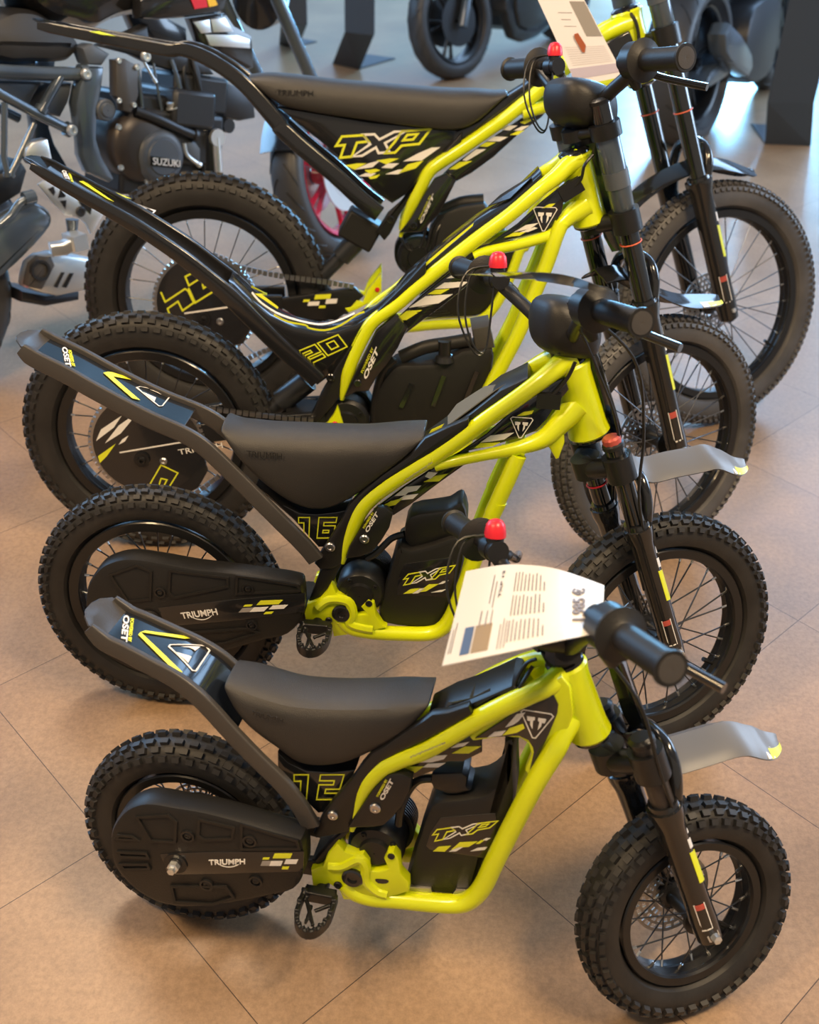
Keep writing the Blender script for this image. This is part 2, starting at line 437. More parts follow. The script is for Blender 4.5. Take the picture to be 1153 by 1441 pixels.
def wheel(B, c, R, rim, w, front, hole, cnt, nsp=28, disc_r=.05, disc_side=-1, disc_style=0, rows=(-1.2, -.72, -.25, .25, .72, 1.2), kl=None, sprocket=0, tm_='rubber'):
    c = Vector(c); tf = (lambda o: B.fix(o)) if front else (lambda o: o)
    rimw = w * .36
    bm = BM()
    lathe(bm, [(rim + .001, -rimw), (rim + .003, -rimw + .002), (rim - .004, -rimw + .006), (rim - .006, 0), (rim - .004, rimw - .006), (rim + .003, rimw - .002), (rim + .001, rimw),
               (hole + .002, rimw * .97), (hole, rimw * .8), (hole + .003, rimw * .4), (hole - .001, 0), (hole + .003, -rimw * .4), (hole, -rimw * .8), (hole + .002, -rimw * .97)], c, 72)
    wh = tf(obj('wheel_rim', bm, 'rim', B.root))
    kh = .0055 if R < .25 else .005
    kw_ = w * .155
    tm = tyre_mesh(c, R, rim, w, rows, cnt, kh, kw_, kl or (2 * PI * R / cnt * .60))
    ty = tf(obj('tyre', tm, tm_, wh, angle=30))
    bm = BM(); hr = .017 if R < .2 else .021
    lathe(bm, [(.0008, -.045), (.009, -.045), (.009, -.034), (hr * 1.25, -.033), (hr * 1.25, -.028), (hr * .8, -.026), (hr * .7, 0), (hr * .8, .026), (hr * 1.25, .028), (hr * 1.25, .033), (.009, .034), (.009, .045), (.0008, .045)], c, 28)
    hub = tf(obj('hub', bm, 'satin', wh))
    for k in range(nsp):
        a = 2 * PI * k / nsp; side = 1 if k % 2 else -1
        da = (1 if (k // 2) % 2 else -1) * .62
        p0 = c + Vector((math.cos(a + da) * hr * 1.1, side * .028, math.sin(a + da) * hr * 1.1))
        p1 = c + Vector((math.cos(a) * (hole + .001), side * rimw * .15, math.sin(a) * (hole + .001)))
        bm = BM(); tube(bm, [p0, p1], .0011 + .0003 * (R > .2), 6)
        d = (p1 - p0).normalized(); nf = len(bm.faces); tube(bm, [p1 - d * .010, p1], .0021, 8); bm.faces.ensure_lookup_table()
        for fc in bm.faces[nf:]: fc.material_index = 1
        so = tf(obj('spoke', bm, 'spoke', wh)); so.data.materials.append(M['nipple'])
    for sd_ in ([disc_side] if disc_side else []):
        bm = BM(); y0 = sd_ * .036; ns = 8
        # perforated disc: concentric rings joined by radial bars
        for r0, r1 in ((disc_r * .40, disc_r * .50), (disc_r * .60, disc_r * .67), (disc_r * .76, disc_r * .83), (disc_r * .92, disc_r)):
            lathe(bm, [(r0, y0 - .001), (r1, y0 - .001), (r1, y0 + .001), (r0, y0 + .001)], c, 40)
        for q in range(26):
            a = 2 * PI * q / 26
            for (ra, rb, tw) in ((.45, .64, .0), (.64, .80, .12), (.80, .96, .0)):
                p0 = c + Vector((math.cos(a + tw) * disc_r * ra, y0, math.sin(a + tw) * disc_r * ra)); p1 = c + Vector((math.cos(a + tw + .08) * disc_r * rb, y0, math.sin(a + tw + .08) * disc_r * rb))
                rt = Matrix.Rotation(-(a + tw), 3, 'Y')
                box(bm, (p0 + p1) / 2, ((p1 - p0).length / 2, .001, disc_r * .035), rt)
        for q in range(6):
            a = 2 * PI * q / 6
            tube(bm, [c + Vector((math.cos(a) * hr * .8, y0, math.sin(a) * hr * .8)), c + Vector((math.cos(a + .3) * disc_r * .46, y0, math.sin(a + .3) * disc_r * .46))], .003, 6)
        tf(obj('brake_disc', bm, 'disc', wh))
    bm = BM(); a = -.55
    d = Vector((math.cos(a), 0, math.sin(a)))
    tube(bm, [c + d * (hole + .004), c + d * (hole - .02)], .003, 8); tube(bm, [c + d * (hole - .012), c + d * (hole - .024)], .0042, 8)
    tf(obj('valve', bm, 'cable', wh))
    return wh

def frame_tubes(B, tubes, extra=None):
    bm = BM()
    for pts, r in tubes:
        p = catmull(S3(pts), 5)
        rad = r if not isinstance(r, (list, tuple)) else [r[min(len(r) - 1, int(i / max(1, len(p) - 1) * (len(r) - 1e-6)))] for i in range(len(p))]
        if isinstance(r, (list, tuple)):
            rad = []
            for i in range(len(p)):
                t = i / (len(p) - 1) * (len(r) - 1); a = int(min(t, len(r) - 2)); rad.append(lerp(r[a], r[a + 1], t - a))
        tube(bm, p, rad, 14); tube(bm, mirror(p), rad, 14)
    return bm

def footpeg(B, x, z, s0, sgn=1, scale=1.0):
    bm = BM(); w_, l_ = .020 * scale, .062 * scale
    y = lambda s: -sgn * s
    loop = [(-w_, 0), (-w_, l_ * .55), (-w_ * .62, l_ * .88), (0, l_), (w_ * .62, l_ * .88), (w_, l_ * .55), (w_, 0)]
    P = [Vector((x + a, y(s0 + b), z)) for a, b in loop]
    ribs = catmull(P, 4)
    for i in range(len(ribs) - 1):
        d = (ribs[i + 1] - ribs[i]); m_ = (ribs[i] + ribs[i + 1]) / 2
        ang = math.atan2(d.y, d.x)
        box(bm, m_, (d.length * .55, .0028 * scale, .007 * scale), Matrix.Rotation(ang, 3, 'Z'))
        if i % 2 == 0: box(bm, m_ + Vector((0, 0, .008 * scale)), (d.length * .3, .003 * scale, .003 * scale), Matrix.Rotation(ang, 3, 'Z'))
    box(bm, (x, y(s0), z), (w_, .007 * scale, .008 * scale))
    tube(bm, [P[0], Vector((x + w_ * .2, y(s0 + l_ * .78), z))], .0028 * scale, 6)
    tube(bm, [Vector((x, y(s0 + l_ * .42), z)), Vector((x + w_, y(s0 + l_ * .15), z))], .0028 * scale, 6)
    tube(bm, [Vector((x - w_ * .3, y(s0 + l_ * .3), z)), Vector((x - w_ * .3, y(s0 + l_ * .75), z))], .0024 * scale, 6)
    tube(bm, [Vector((x, y(s0 - .022 * scale), z + .004)), Vector((x, y(s0), z))], .008 * scale, 10)
    o = obj('footpeg', bm, 'satin', B.root, smooth=False)
    r_ = o.modifiers.new('fuse', 'REMESH'); r_.mode = 'VOXEL'; r_.voxel_size = .0013 * scale; r_.use_smooth_shade = True
    return o

def grid_sheet(bm, secs, th=.002):
    # secs: list of rows of points (same count) -> thin solid sheet
    n = len(secs[0]); top = [[Vector(p) for p in r] for r in secs]
    m_ = len(top); nr = []
    for i in range(m_):
        row = []
        for j in range(n):
            a = top[min(i + 1, m_ - 1)][j] - top[max(i - 1, 0)][j]; b = top[i][min(j + 1, n - 1)] - top[i][max(j - 1, 0)]
            q = a.cross(b); row.append(q.normalized() if q.length > 1e-12 else Vector((0, 0, 1)))
        nr.append(row)
    rs = []
    for i in range(m_):
        rs.append([top[i][j] for j in range(n)] + [top[i][j] - nr[i][j] * th for j in range(n - 1, -1, -1)])
    rings(bm, rs)

def interp(pts, x):
    pts = sorted(pts, key=lambda p: p[0])
    if x <= pts[0][0]: return pts[0][1]
    for a, b in zip(pts, pts[1:]):
        if x <= b[0]: return lerp(a[1], b[1], (x - a[0]) / max(1e-9, b[0] - a[0]))
    return pts[-1][1]

def seat_loft(crease, bottom, hw, crown=.012, n=22, flare=1.0, round_end=.35):
    bm = BM(); x0 = min(p[0] for p in crease); x1 = max(p[0] for p in crease); rs = []
    for i in range(n + 1):
        t = i / n; t = .5 - .5 * math.cos(PI * t)
        x = lerp(x0, x1, t); zc = interp(crease, x); zb = min(interp(bottom, x), zc - .006)
        e = min(1, min(t, 1 - t) / .16); w = hw * (1 - round_end * (1 - e) ** 2); c_ = crown * (.35 + .65 * e)
        h = zc - zb
        right_ = [(0, zc + c_), (w * .45, zc + c_ * .85), (w * .78, zc + c_ * .3), (w * .95, zc - min(.010, h * .2)), (w * flare, zc - min(.030, h * .45)), (w * flare * 1.01, lerp(zb, zc, .25)), (w * .92, zb + min(.004, h * .1)), (w * .7, zb)]
        ring = [Vector((x, -a, b)) for a, b in right_] + [Vector((x, a, b)) for a, b in reversed(right_[1:])]
        rs.append(ring)
    rings(bm, rs)
    return bm

def rails(B, path, hn, hy, m, slim=0):
    p = catmull(S3(path), 4); n = len(p)
    tp = [(.7 + .3 * min(1, i / 3)) * (lerp(1 - slim, 1, min(1, i / (n * .65)))) for i in range(n)]
    if slim: p = [q + Vector((0, 0, hn * k * (.9 if B.k == '20' else .2))) for q, k in zip(p, tp)]
    bm = BM(); ribbon_box(bm, p, hn, hy, .5, tp); ribbon_box(bm, mirror(p), hn, hy, .5, tp)
    return bm

def tail(B, path, x_end, hn, hy, mrail, mpanel, slim=0, crownz=.0, tipback=.012):
    root = B.root
    bm = rails(B, path, hn, hy, mrail, slim)
    p = catmull(S3(path), 4)
    if slim: p = [q + Vector((0, 0, hn * .25)) for q in p]
    # bridging sheet between the rails
    secs = []; x_start = p[0].x
    sel = [q for q in p if q.x < x_end]
    rows = [(sel[0] + Vector((-tipback, 0, tipback * .35)), .62)] + [(q, 1) for q in sel]
    for q, k in rows:
        w = -q.y * k; cz = q.z + hn * .35
        secs.append([Vector((q.x - (tipback * .5 if abs(f) < .8 else 0) * (q.x < x_start + .03), w * f, cz + crownz * (1 - f * f))) for f in (-1, -.8, -.4, 0, .4, .8, 1)])
    grid_sheet(bm, secs, .003)
    t = obj('tail', bm, mrail, root)
    bm = BM(); secs = []
    for q in sel:
        if q.x < x_start + .018: continue
        w = -q.y * .86; cz = q.z + hn * .35
        secs.append([Vector((q.x, w * f, cz + crownz * (1 - (f * .86) ** 2) + .0018)) for f in (-1, -.6, -.2, .2, .6, 1)])
    grid_sheet(bm, secs, .002)
    obj('tail_panel', bm, mpanel, t)
    zf = lambda x: interp([(q.x, q.z) for q in p], x) + hn * .35 + .0018
    return t, zf

def path_z(t_path, x):
    return interp([(q.x, q.z) for q in t_path], x)
def drape_quad(bm, q, zf, th=.0006, n=10):
    q = list(q); q = q if len(q) == 4 else [q[0], q[1], q[-2], q[-1]]
    a, b, c_, d = [Vector(p) for p in q]; rows = []
    for i in range(n + 1):
        u = i / n; l0, l1 = lerp(a, b, u), lerp(d, c_, u); row = []
        for v in (0, .5, 1):
            p = lerp(l0, l1, v); row.append(Vector((p.x, p.y, zf(p.x) + .001 + th)))
        rows.append(row)
    grid_sheet(bm, rows, th)
def drape_stroke(bm, pts, w, zf, closed=True):
    pts = [Vector(p) for p in pts]; out = []; N = len(pts)
    for i in range(N if closed else N - 1):
        for k in range(5):
            p = lerp(pts[i], pts[(i + 1) % N], k / 5); out.append(Vector((p.x, p.y, zf(p.x) + .001)))
    stroke(bm, out, w, Vector((0, 0, 1)), .0006, closed)
def cart_text(parent, corners3, text, m='decal_w', bold=.0, name='lettering'):
    return lettering(name, parent, text, corners3, m, bold=bold)

# outlined block letters, each glyph a list of closed loops in a unit box
TXP = [('decal_y', [[(.08, .84), (.31, .86), (.37, .60), (.24, .57), (.17, .02), (.03, .0), (.10, .50), (.0, .48)]]),
       ('decal_w', [[(.31, .88), (.43, .88), (.49, .66), (.64, .95), (.77, .97), (.56, .50), (.63, .12), (.50, .10), (.46, .34), (.30, .03), (.18, .02), (.39, .48)]]),
       ('decal_y', [[(.72, .96), (1.02, 1.0), (.96, .40), (.76, .36), (.70, .08), (.58, .08), (.67, .54)], [(.79, .80), (.90, .82), (.87, .60), (.76, .58)]])]
def txp(parent, corners, s, wd):
    f = quadmap(corners)
    for mname, loops in TXP:
        bm = BM()
        for lp in loops: stroke(bm, [V3(f(u, v), s) for u, v in lp], wd, SIDE, .0006, True)
        obj('logo_lettering', bm, mname, parent, smooth=False)

DIG = {'1': [[(.0, 1), (.62, 1), (.62, 0), (.30, 0), (.30, .74), (.0, .74)]],
       '2': [[(0, 1), (1, 1), (1, .42), (.35, .42), (.35, .26), (1, .26), (1, 0), (0, 0), (0, .60), (.65, .60), (.65, .76), (0, .76)]],
       '6': [[(0, 1), (1, 1), (1, .76), (.32, .76), (.32, .60), (1, .60), (1, 0), (0, 0)], [(.32, .26), (.68, .26), (.68, .38), (.32, .38)]],
       '0': [[(0, 1), (1, 1), (1, 0), (0, 0)], [(.32, .26), (.68, .26), (.68, .74), (.32, .74)]],
       '4': [[(0, 1), (.32, 1), (.32, .60), (.66, .60), (.66, 1), (1, 1), (1, 0), (.66, 0), (.66, .34), (0, .34)]]}
def digits(parent, txt, corners, s, wd, m='decal_y', glow=None):
    f = quadmap(corners); n = len(txt); bm = BM()
    for i, ch in enumerate(txt):
        u0 = i / n; uw = .88 / n
        for lp in DIG[ch]: stroke(bm, [V3(f(u0 + u * uw, v), s) for u, v in lp], wd, SIDE, .0006, True)
    return obj('number', bm, m, parent, smooth=False)

def checks(parent, corners, s, cells, m):
    f = quadmap(corners); bm = BM()
    for u0, v0, u1, v1 in cells:
        k = .10
        plate(bm, [f(u0, v0), f(u1, v0), f(u1 + k * (v1 - v0), v1), f(u0 + k * (v1 - v0), v1)], s, s + .0006)
    return obj('checker_decal', bm, m, parent, smooth=False)

def badge(parent, c, s, size, wd):
    # inverted triangle badge with a split T
    cx_, cz_ = c; tri = [(-.5, .42), (-.42, .5), (.42, .5), (.5, .42), (.05, -.5), (-.05, -.5)]
    bm = BM(); stroke(bm, [V3((cx_ + a * size, cz_ + b * size), s) for a, b in tri], wd, SIDE, .0006, True)
    for sg in (-1, 1):
        plate(bm, [(cx_ + sg * a * size, cz_ + b * size) for a, b in ((.30, .28), (.05, .28), (.05, .18), (.10, .14), (.08, -.18), (.17, -.02), (.18, .12), (.27, .12))], s, s + .0006)
    return obj('badge', bm, 'decal_w', parent, smooth=False)

def fork(B, a, r1, r2, t_cap, t_seal, t_low, axle, off=0.0, cap_m='satin', clamp2=None, decal_s=True, ring=None, st_m='stanchion', foot=.018):
    # legs run parallel to the steering axis; t counts metres up from the axle
    ax = B.ax; P0 = Vector((axle[0], 0, axle[1])) + Vector((off, 0, 0))
    fx = Vector((math.cos(B.rake), 0, math.sin(B.rake)))
    bm = BM()
    for sg in (-1, 1):
        o = Vector((0, sg * a, 0))
        pts = [P0 + o + ax * t for t in (-foot, -foot + .006, .02, .06, t_seal * .7, t_seal - .03, t_seal - .012, t_seal, t_seal + .001, t_seal + .008)]
        rr = [r2 * .7, r2 * 1.0, r2 * 1.08, r2 * 1.02, r2 * 1.04, r2 * 1.1, r2 * 1.32, r2 * 1.34, r2 * 1.15, r2 * 1.1]
        tube(bm, pts, rr, 18)
    # arch
    arch = [P0 + Vector((0, sg * a, 0)) * 1.0 for sg in ()]
    tt = t_seal - .02
    A_ = [P0 + ax * tt + Vector((0, -a, 0)) + fx * r2 * .6, P0 + ax * (tt + .05) + Vector((0, -a * 1.02, 0)) + fx * (r2 * 1.5), P0 + ax * (tt + .085) + Vector((0, -a * .7, 0)) + fx * (r2 * 2), P0 + ax * (tt + .095) + fx * r2 * 2.1]
    A_ += [Vector((q.x, -q.y, q.z)) for q in reversed(A_[:-1])]
    tube(bm, catmull(A_, 4), r2 * .52, 10)
    lo = B.fix(obj('fork', bm, 'black', B.root))
    for sg in (-1, 1):
        o = Vector((0, sg * a, 0)); bm = BM()
        cyl(bm, P0 + o + ax * (t_seal - .01), P0 + o + ax * t_cap, r1, r1, 20)
        B.fix(obj('stanchion', bm, st_m, lo))
    # crown
    for tc_ in ([t_low] if not clamp2 else [t_low, clamp2]):
        bm = BM()
        hh = .016 if tc_ == t_low else .010
        back = .035 if tc_ == t_low else .03
        for sg in (-1, 1):
            cyl(bm, P0 + Vector((0, sg * a, 0)) + ax * (tc_ - hh * 1.3), P0 + Vector((0, sg * a, 0)) + ax * (tc_ + hh * 1.3), r1 * 1.5, r1 * 1.5, 20)
            tube(bm, [P0 + Vector((0, sg * a, 0)) + ax * tc_, P0 + Vector((0, sg * a * .35, 0)) + ax * tc_ - fx * back * .8, P0 + ax * tc_ - fx * back * .8], [hh, hh * 1.05, hh * 1.1], 12)
        cyl(bm, P0 + ax * (tc_ - hh) - fx * back * .8, P0 + ax * (tc_ + hh) - fx * back * .8, .024, .024, 20)
        B.fix(obj('triple_clamp', bm, 'satin', lo))
    if clamp2:
        for sg in (-1, 1):
            bm = BM(); o = P0 + Vector((0, sg * a, 0)); tube(bm, [o + ax * (t_low + .02), o + ax * (t_low + .025), o + ax * (clamp2 - .015), o + ax * (clamp2 - .01)], [r1 * 1.02, r1 * 1.16, r1 * 1.16, r1 * 1.02], 20)
            B.fix(obj('fork_sleeve', bm, 'gunmetal', lo))
            bm = BM(); tube(bm, [o + ax * (lerp(t_low, clamp2, .38)), o + ax * (lerp(t_low, clamp2, .56))], r1 * 1.26, 20); B.fix(obj('fork_band', bm, 'cloth', lo))
    for sg in (-1, 1):
        o = Vector((0, sg * a, 0)); bm = BM()
        c0 = P0 + o + ax * (t_cap - .002)
        tube(bm, [c0, c0 + ax * .006, c0 + ax * .010], [r1 * 1.12, r1 * 1.12, r1 * .8], 16)
        if cap_m == 'redcap' and sg == -1:
            B.fix(obj('adjuster_cap', bm, 'satin', lo))
            bm = BM(); tube(bm, [c0 + ax * .006, c0 + ax * .016, c0 + ax * .019], [r1 * .95, r1 * .95, r1 * .75], 10); B.fix(obj('adjuster_knob', bm, 'redcap', lo))
        else: B.fix(obj('fork_cap', bm, 'satin', lo))
    if ring:
        for sg in ((-1, 1) if clamp2 else (1,)):
            bm = BM(); m_ = Matrix.Rotation(-B.rake, 3, 'Y')
            lathe(bm, [(r1 + .0015 + .0012 * math.cos(q), .0014 * math.sin(q)) for q in [PI * 2 * i / 6 for i in range(6)]], P0 + Vector((0, sg * a, 0)) + ax * ring[0], 24, 'z', mtx=m_)
            B.fix(obj('travel_ring', bm, ring[1], lo))
    # decals on the outer face of each lower leg
    if decal_s:
        for sg in (-1, 1):
            o = P0 + Vector((0, sg * a, 0)); rr = r2 * 1.03
            def patch(t0, t1, b0, b1, sk, m_, nm):
                bm = BM(); rs = []
                for i in range(7):
                    b_ = lerp(b0, b1, i / 6)
                    dirv = fx * math.cos(b_) + Vector((0, sg, 0)) * math.sin(b_)
                    rs.append([o + ax * (t0 + sk * i / 6) + dirv * rr, o + ax * (t1 + sk * i / 6) + dirv * rr, o + ax * (t1 + sk * i / 6) + dirv * (rr + .0007), o + ax * (t0 + sk * i / 6) + dirv * (rr + .0007)])
                rings(bm, rs); B.fix(obj(nm, bm, m_, lo))
            L_ = t_seal
            patch(L_ * .40, L_ * .64, .55, 1.30, .006, 'decal_y', 'yellow_stripe')
            patch(L_ * .67, L_ * .74, .60, 1.1, .004, 'decal_w', 'white_stripe')
            patch(L_ * .77, L_ * .84, .45, .85, .004, 'decal_w', 'white_stripe')
            patch(L_ * .07, L_ * .285, 1.45, 1.52, 0, 'decal_w', 'warning_label'); patch(L_ * .07, L_ * .285, 2.22, 2.29, 0, 'decal_w', 'warning_label')
            patch(L_ * .24, L_ * .28, 1.55, 2.2, 0, 'redcap', 'warning_stripe')
            patch(L_ * .07, L_ * .08, 1.5, 2.25, 0, 'decal_w', 'warning_stripe')
    for sg in (-1, 1):
        bm = BM(); q = P0 + Vector((0, sg * (a + r2 * .4), 0))
        lathe(bm, [(.0005, 0), (.010, 0), (.010, sg * .010), (.0062, sg * .010), (.0062, sg * .020), (.0005, sg * .021)], q, 6)
        B.fix(obj('axle_nut', bm, 'alloy', lo))
    return lo

def handlebar(B, c, grip, hw, padz=.55, padx=-.25, rise_s=.10, pad=None, throttle=True, kill=True, gl=.105, gr=.0155, levers=True, scale=1.0, sweep=.0):
    # c = clamp centre (x, z); grip = (x, z) of the bar ends, hw = half width of the bar
    cx_, cz_ = c; gx, gz = grip
    half = [Vector((cx_, 0, cz_)), Vector((cx_, -.035, cz_)), Vector((lerp(cx_, gx, .35), -.05 - rise_s * .3, lerp(cz_, gz, .40))), Vector((lerp(cx_, gx, .85), -rise_s - .05, lerp(cz_, gz, .92))), Vector((gx, -(hw - gl - .02), gz)), Vector((gx, -hw, gz))]
    full = [Vector((q.x, -q.y, q.z)) for q in reversed(half[1:])] + half
    bm = BM(); tube(bm, catmull(full, 5), .0105 * scale, 14)
    hb = B.fix(obj('handlebar', bm, 'satin', B.root))
    for sg in (-1, 1):
        bm = BM(); e = Vector((gx, sg * hw, gz)); d = Vector((0, sg, 0))
        i0 = e - d * gl
        pts = [i0 - d * .006, i0 - d * .001, i0, i0 + d * .004]; rr = [gr * 1.1, gr * 2.0, gr * 2.0, gr * 1.15]
        n = 12
        for k in range(n):
            pts += [i0 + d * (.006 + (gl - .012) * k / n), i0 + d * (.006 + (gl - .012) * (k + .55) / n)]; rr += [gr * 1.0, gr * 1.06]
        pts += [e - d * .006, e - d * .004, e]; rr += [gr * 1.02, gr * 1.25, gr * 1.22]
        tube(bm, pts, rr, 20)
        g = B.fix(obj('grip', bm, 'matte', hb))
        bm = BM(); lathe(bm, [(.0005, sg * .0), (gr * .95, sg * .0), (gr * .95, sg * .001), (gr * .35, sg * .0015), (.0005, sg * .001)], e, 20); B.fix(obj('bar_end', bm, 'grey', g))
        if throttle and sg == -1:
            bm = BM(); m0 = i0 - d * .028
            tube(bm, [i0 - d * .004, i0 - d * .008, i0 - d * .032, i0 - d * .038], [gr * 1.5, gr * 1.75, gr * 1.75, gr * 1.3], 20)
            tube(bm, [m0, m0 + Vector((.004, 0, -.030)), m0 + Vector((.012, 0, -.044))], [.013, .012, .008], 10)
            B.fix(obj('throttle_housing', bm, 'satin', hb))
        if levers:
            bm = BM(); p = e - d * (gl + .045)
            tube(bm, [p - d * .010, p + d * .010], .0165, 14)
            tube(bm, [p, p + Vector((.020, 0, -.012)), p + Vector((.030, 0, -.014)) + d * .012], [.010, .0085, .007], 10)
            B.fix(obj('lever_perch', bm, 'satin', hb))
            bm = BM()
            lv = [p + Vector((.030, 0, -.014)) + d * .010, p + Vector((.050, 0, -.026)) + d * .030, p + Vector((.072, 0, -.036)) + d * .07, p + Vector((.090, 0, -.044)) + d * .105]
            ribbon = catmull(lv, 4); tube(bm, ribbon, [.0062, .0055, .0055, .0065], 10)
            B.fix(obj('brake_lever', bm, 'black', hb))
        if kill and sg == 1:
            bm = BM(); p = Vector((gx, sg * (hw - gl - .052), gz))
            tube(bm, [p - d * .014, p + d * .012], .0155, 14); tube(bm, [p, p + Vector((0, 0, .022))], .012, 12)
            B.fix(obj('switch_housing', bm, 'satin', hb))
            bm = BM(); tube(bm, [p + Vector((0, 0, .018)), p + Vector((0, 0, .024)), p + Vector((0, 0, .034)), p + Vector((0, 0, .040)), p + Vector((0, 0, .042))], [.0145, .0145, .013, .009, .004], 18)
            B.fix(obj('kill_switch', bm, 'red', hb))
            bm = BM(); q0 = p + Vector((0, -.004, .020))
            for q in range(2):
                tube(bm, catmull([q0, q0 + Vector((-.035 - q * .01, .02, -.01)), q0 + Vector((-.050 - q * .012, .012, -.07)), q0 + Vector((-.040, .0, -.12 - q * .01)), q0 + Vector((-.020, -.004, -.13)), q0 + Vector((-.012, -.006, -.06)), q0 + Vector((-.008, -.004, -.01))], 5), .0018, 6)
            B.fix(obj('lanyard', bm, 'cable', hb))
    # stem
    bm = BM()
    for sg in (-1, 1):
        box(bm, (cx_, sg * .022, cz_ - .004), (.018, .012, .018)); cyl(bm, (cx_, sg * .034, cz_), (cx_, sg * .010, cz_), .019, .019, 18)
    cyl(bm, Vector((cx_, 0, cz_)) - B.ax * .055, Vector((cx_, 0, cz_)) - B.ax * .01, .020, .024, 18)
    B.fix(obj('stem', bm, 'satin', hb))
    if pad:
        hx, hy, hz = pad; bm = BM(); rs = []
        ctr = Vector((cx_ + hx * padx, 0, cz_ + hz * padz)); n = 12
        for i in range(n + 1):
            y_ = lerp(-hy, hy, i / n); e = (1 - abs(2 * i / n - 1) ** 3.2) ** .45 if 0 < i < n else .25
            rs.append([ctr + Vector((-B.ax.z * 0 + hx * e * math.copysign(abs(math.cos(q)) ** .7, math.cos(q)), y_, hz * e * math.copysign(abs(math.sin(q)) ** .7, math.sin(q)) - .25 * hx * e * math.cos(q))) for q in [2 * PI * j / 16 for j in range(16)]])
        rings(bm, rs)
        B.fix(obj('bar_pad', bm, 'matte', hb, sub=1))
    return hb

def front_fender(B, near, hw, m, tip=True, drop=.022, ridge=.007):
    # near = traced viewer-side edge (x, z), from the crown to the tip
    pts = [Vector((p[0], 0, p[1])) for p in near]
    pts.append(pts[-1] + Vector((.022, 0, .002)))
    p = catmull(pts, 4); n = len(p); secs = []
    for i, q in enumerate(p):
        t = i / (n - 1); w = hw * (1 if t < .72 else lerp(1, .30, ((t - .72) / .28) ** 1.3)); d = drop * (1 if t < .72 else lerp(1, .3, (t - .72) / .28))
        secs.append([Vector((q.x, f * w, q.z + d * (1 - abs(f) ** 2.2) + (ridge * (1 - abs(f) * 2.5) if abs(f) < .4 else 0))) for f in (-1, -.92, -.7, -.4, -.15, 0, .15, .4, .7, .92, 1)])
    bm = BM(); grid_sheet(bm, secs, .003)
    fe = B.fix(obj('front_fender', bm, m, B.root, angle=25))
    if tip:
        k = int(n * .74); rows = secs[k:]
        for sg in (-1, 1):
            bm = BM(); rs = []
            for r in rows:
                a, b = (r[0], r[3]) if sg == 1 else (r[-1], r[-4])
                a = Vector(a); b = Vector(b)
                rs.append([lerp(a, b, u) + Vector((0, 0, .0015 + .003 * u * (1 - u))) for u in ((0, .25, .5) if sg == 1 else (.5, .25, 0))])
            grid_sheet(bm, rs, .001)
            B.fix(obj('fender_tip_stripe', bm, 'decal_y', fe))
        bm = BM(); r0, r1 = secs[k - 1], secs[k + 1]
        rs = [[lerp(Vector(r[0]), Vector(r[3]), u) + Vector((0, 0, .0018)) for u in (0, .3, .6)] for r in (r0, r1)]
        grid_sheet(bm, rs, .001); B.fix(obj('fender_tip_stripe', bm, 'decal_w', fe))
    return fe

def cable(B, pts, parent, r=.0022, steer=False, n=6, name='cable'):
    bm = BM(); tube(bm, catmull(pts, n), r, 8)
    o = obj(name, bm, 'cable', parent)
    return B.fix(o) if steer else o

def fork_guard(B, axle, t0, t1, x_off, w0, w1, m='satin', lean=0):
    ax = B.ax; fx = Vector((math.cos(B.rake), 0, math.sin(B.rake))); P0 = Vector((axle[0], 0, axle[1])); secs = []
    for i in range(9):
        t = lerp(t0, t1, i / 8); w = lerp(w0, w1, i / 8) * (.6 if i in (0, 8) else 1)
        secs.append([P0 + ax * t + fx * (x_off - .012 * f * f) + Vector((0, w * f, 0)) for f in (-1, -.5, 0, .5, 1)])
    bm = BM(); grid_sheet(bm, secs, .004)
    return B.fix(obj('number_plate', bm, m, B.root))

def motor(B, x, z, r, s0, s1, fins=8):
    mid = s0 + (s1 - s0) * .45
    prof = [(.001, -s1), (r * .5, -s1), (r * .55, -s1 + .006), (r * .86, -s1 + .008), (r, -s1 + .016), (r, -mid - .002)]
    for k in range(fins):
        s = lerp(mid, s0 + .002, k / fins)
        prof += [(r * .92, -s), (r * 1.16, -s + .0002), (r * 1.16, -s + .002), (r * .92, -s + .0022)]
    prof += [(r * .92, -s0), (.001, -s0)]
    bm = BM(); lathe(bm, prof, (x, 0, z), 36); m_ = obj('motor', bm, 'satin', B.root)
    for k in range(4):
        a = k * PI / 2 + .6; bm = BM(); bolt(bm, x + math.cos(a) * r * .74, z + math.sin(a) * r * .74, s1 - .008, .004, .004); obj('motor_bolt', bm, 'satin', m_)
    return m_

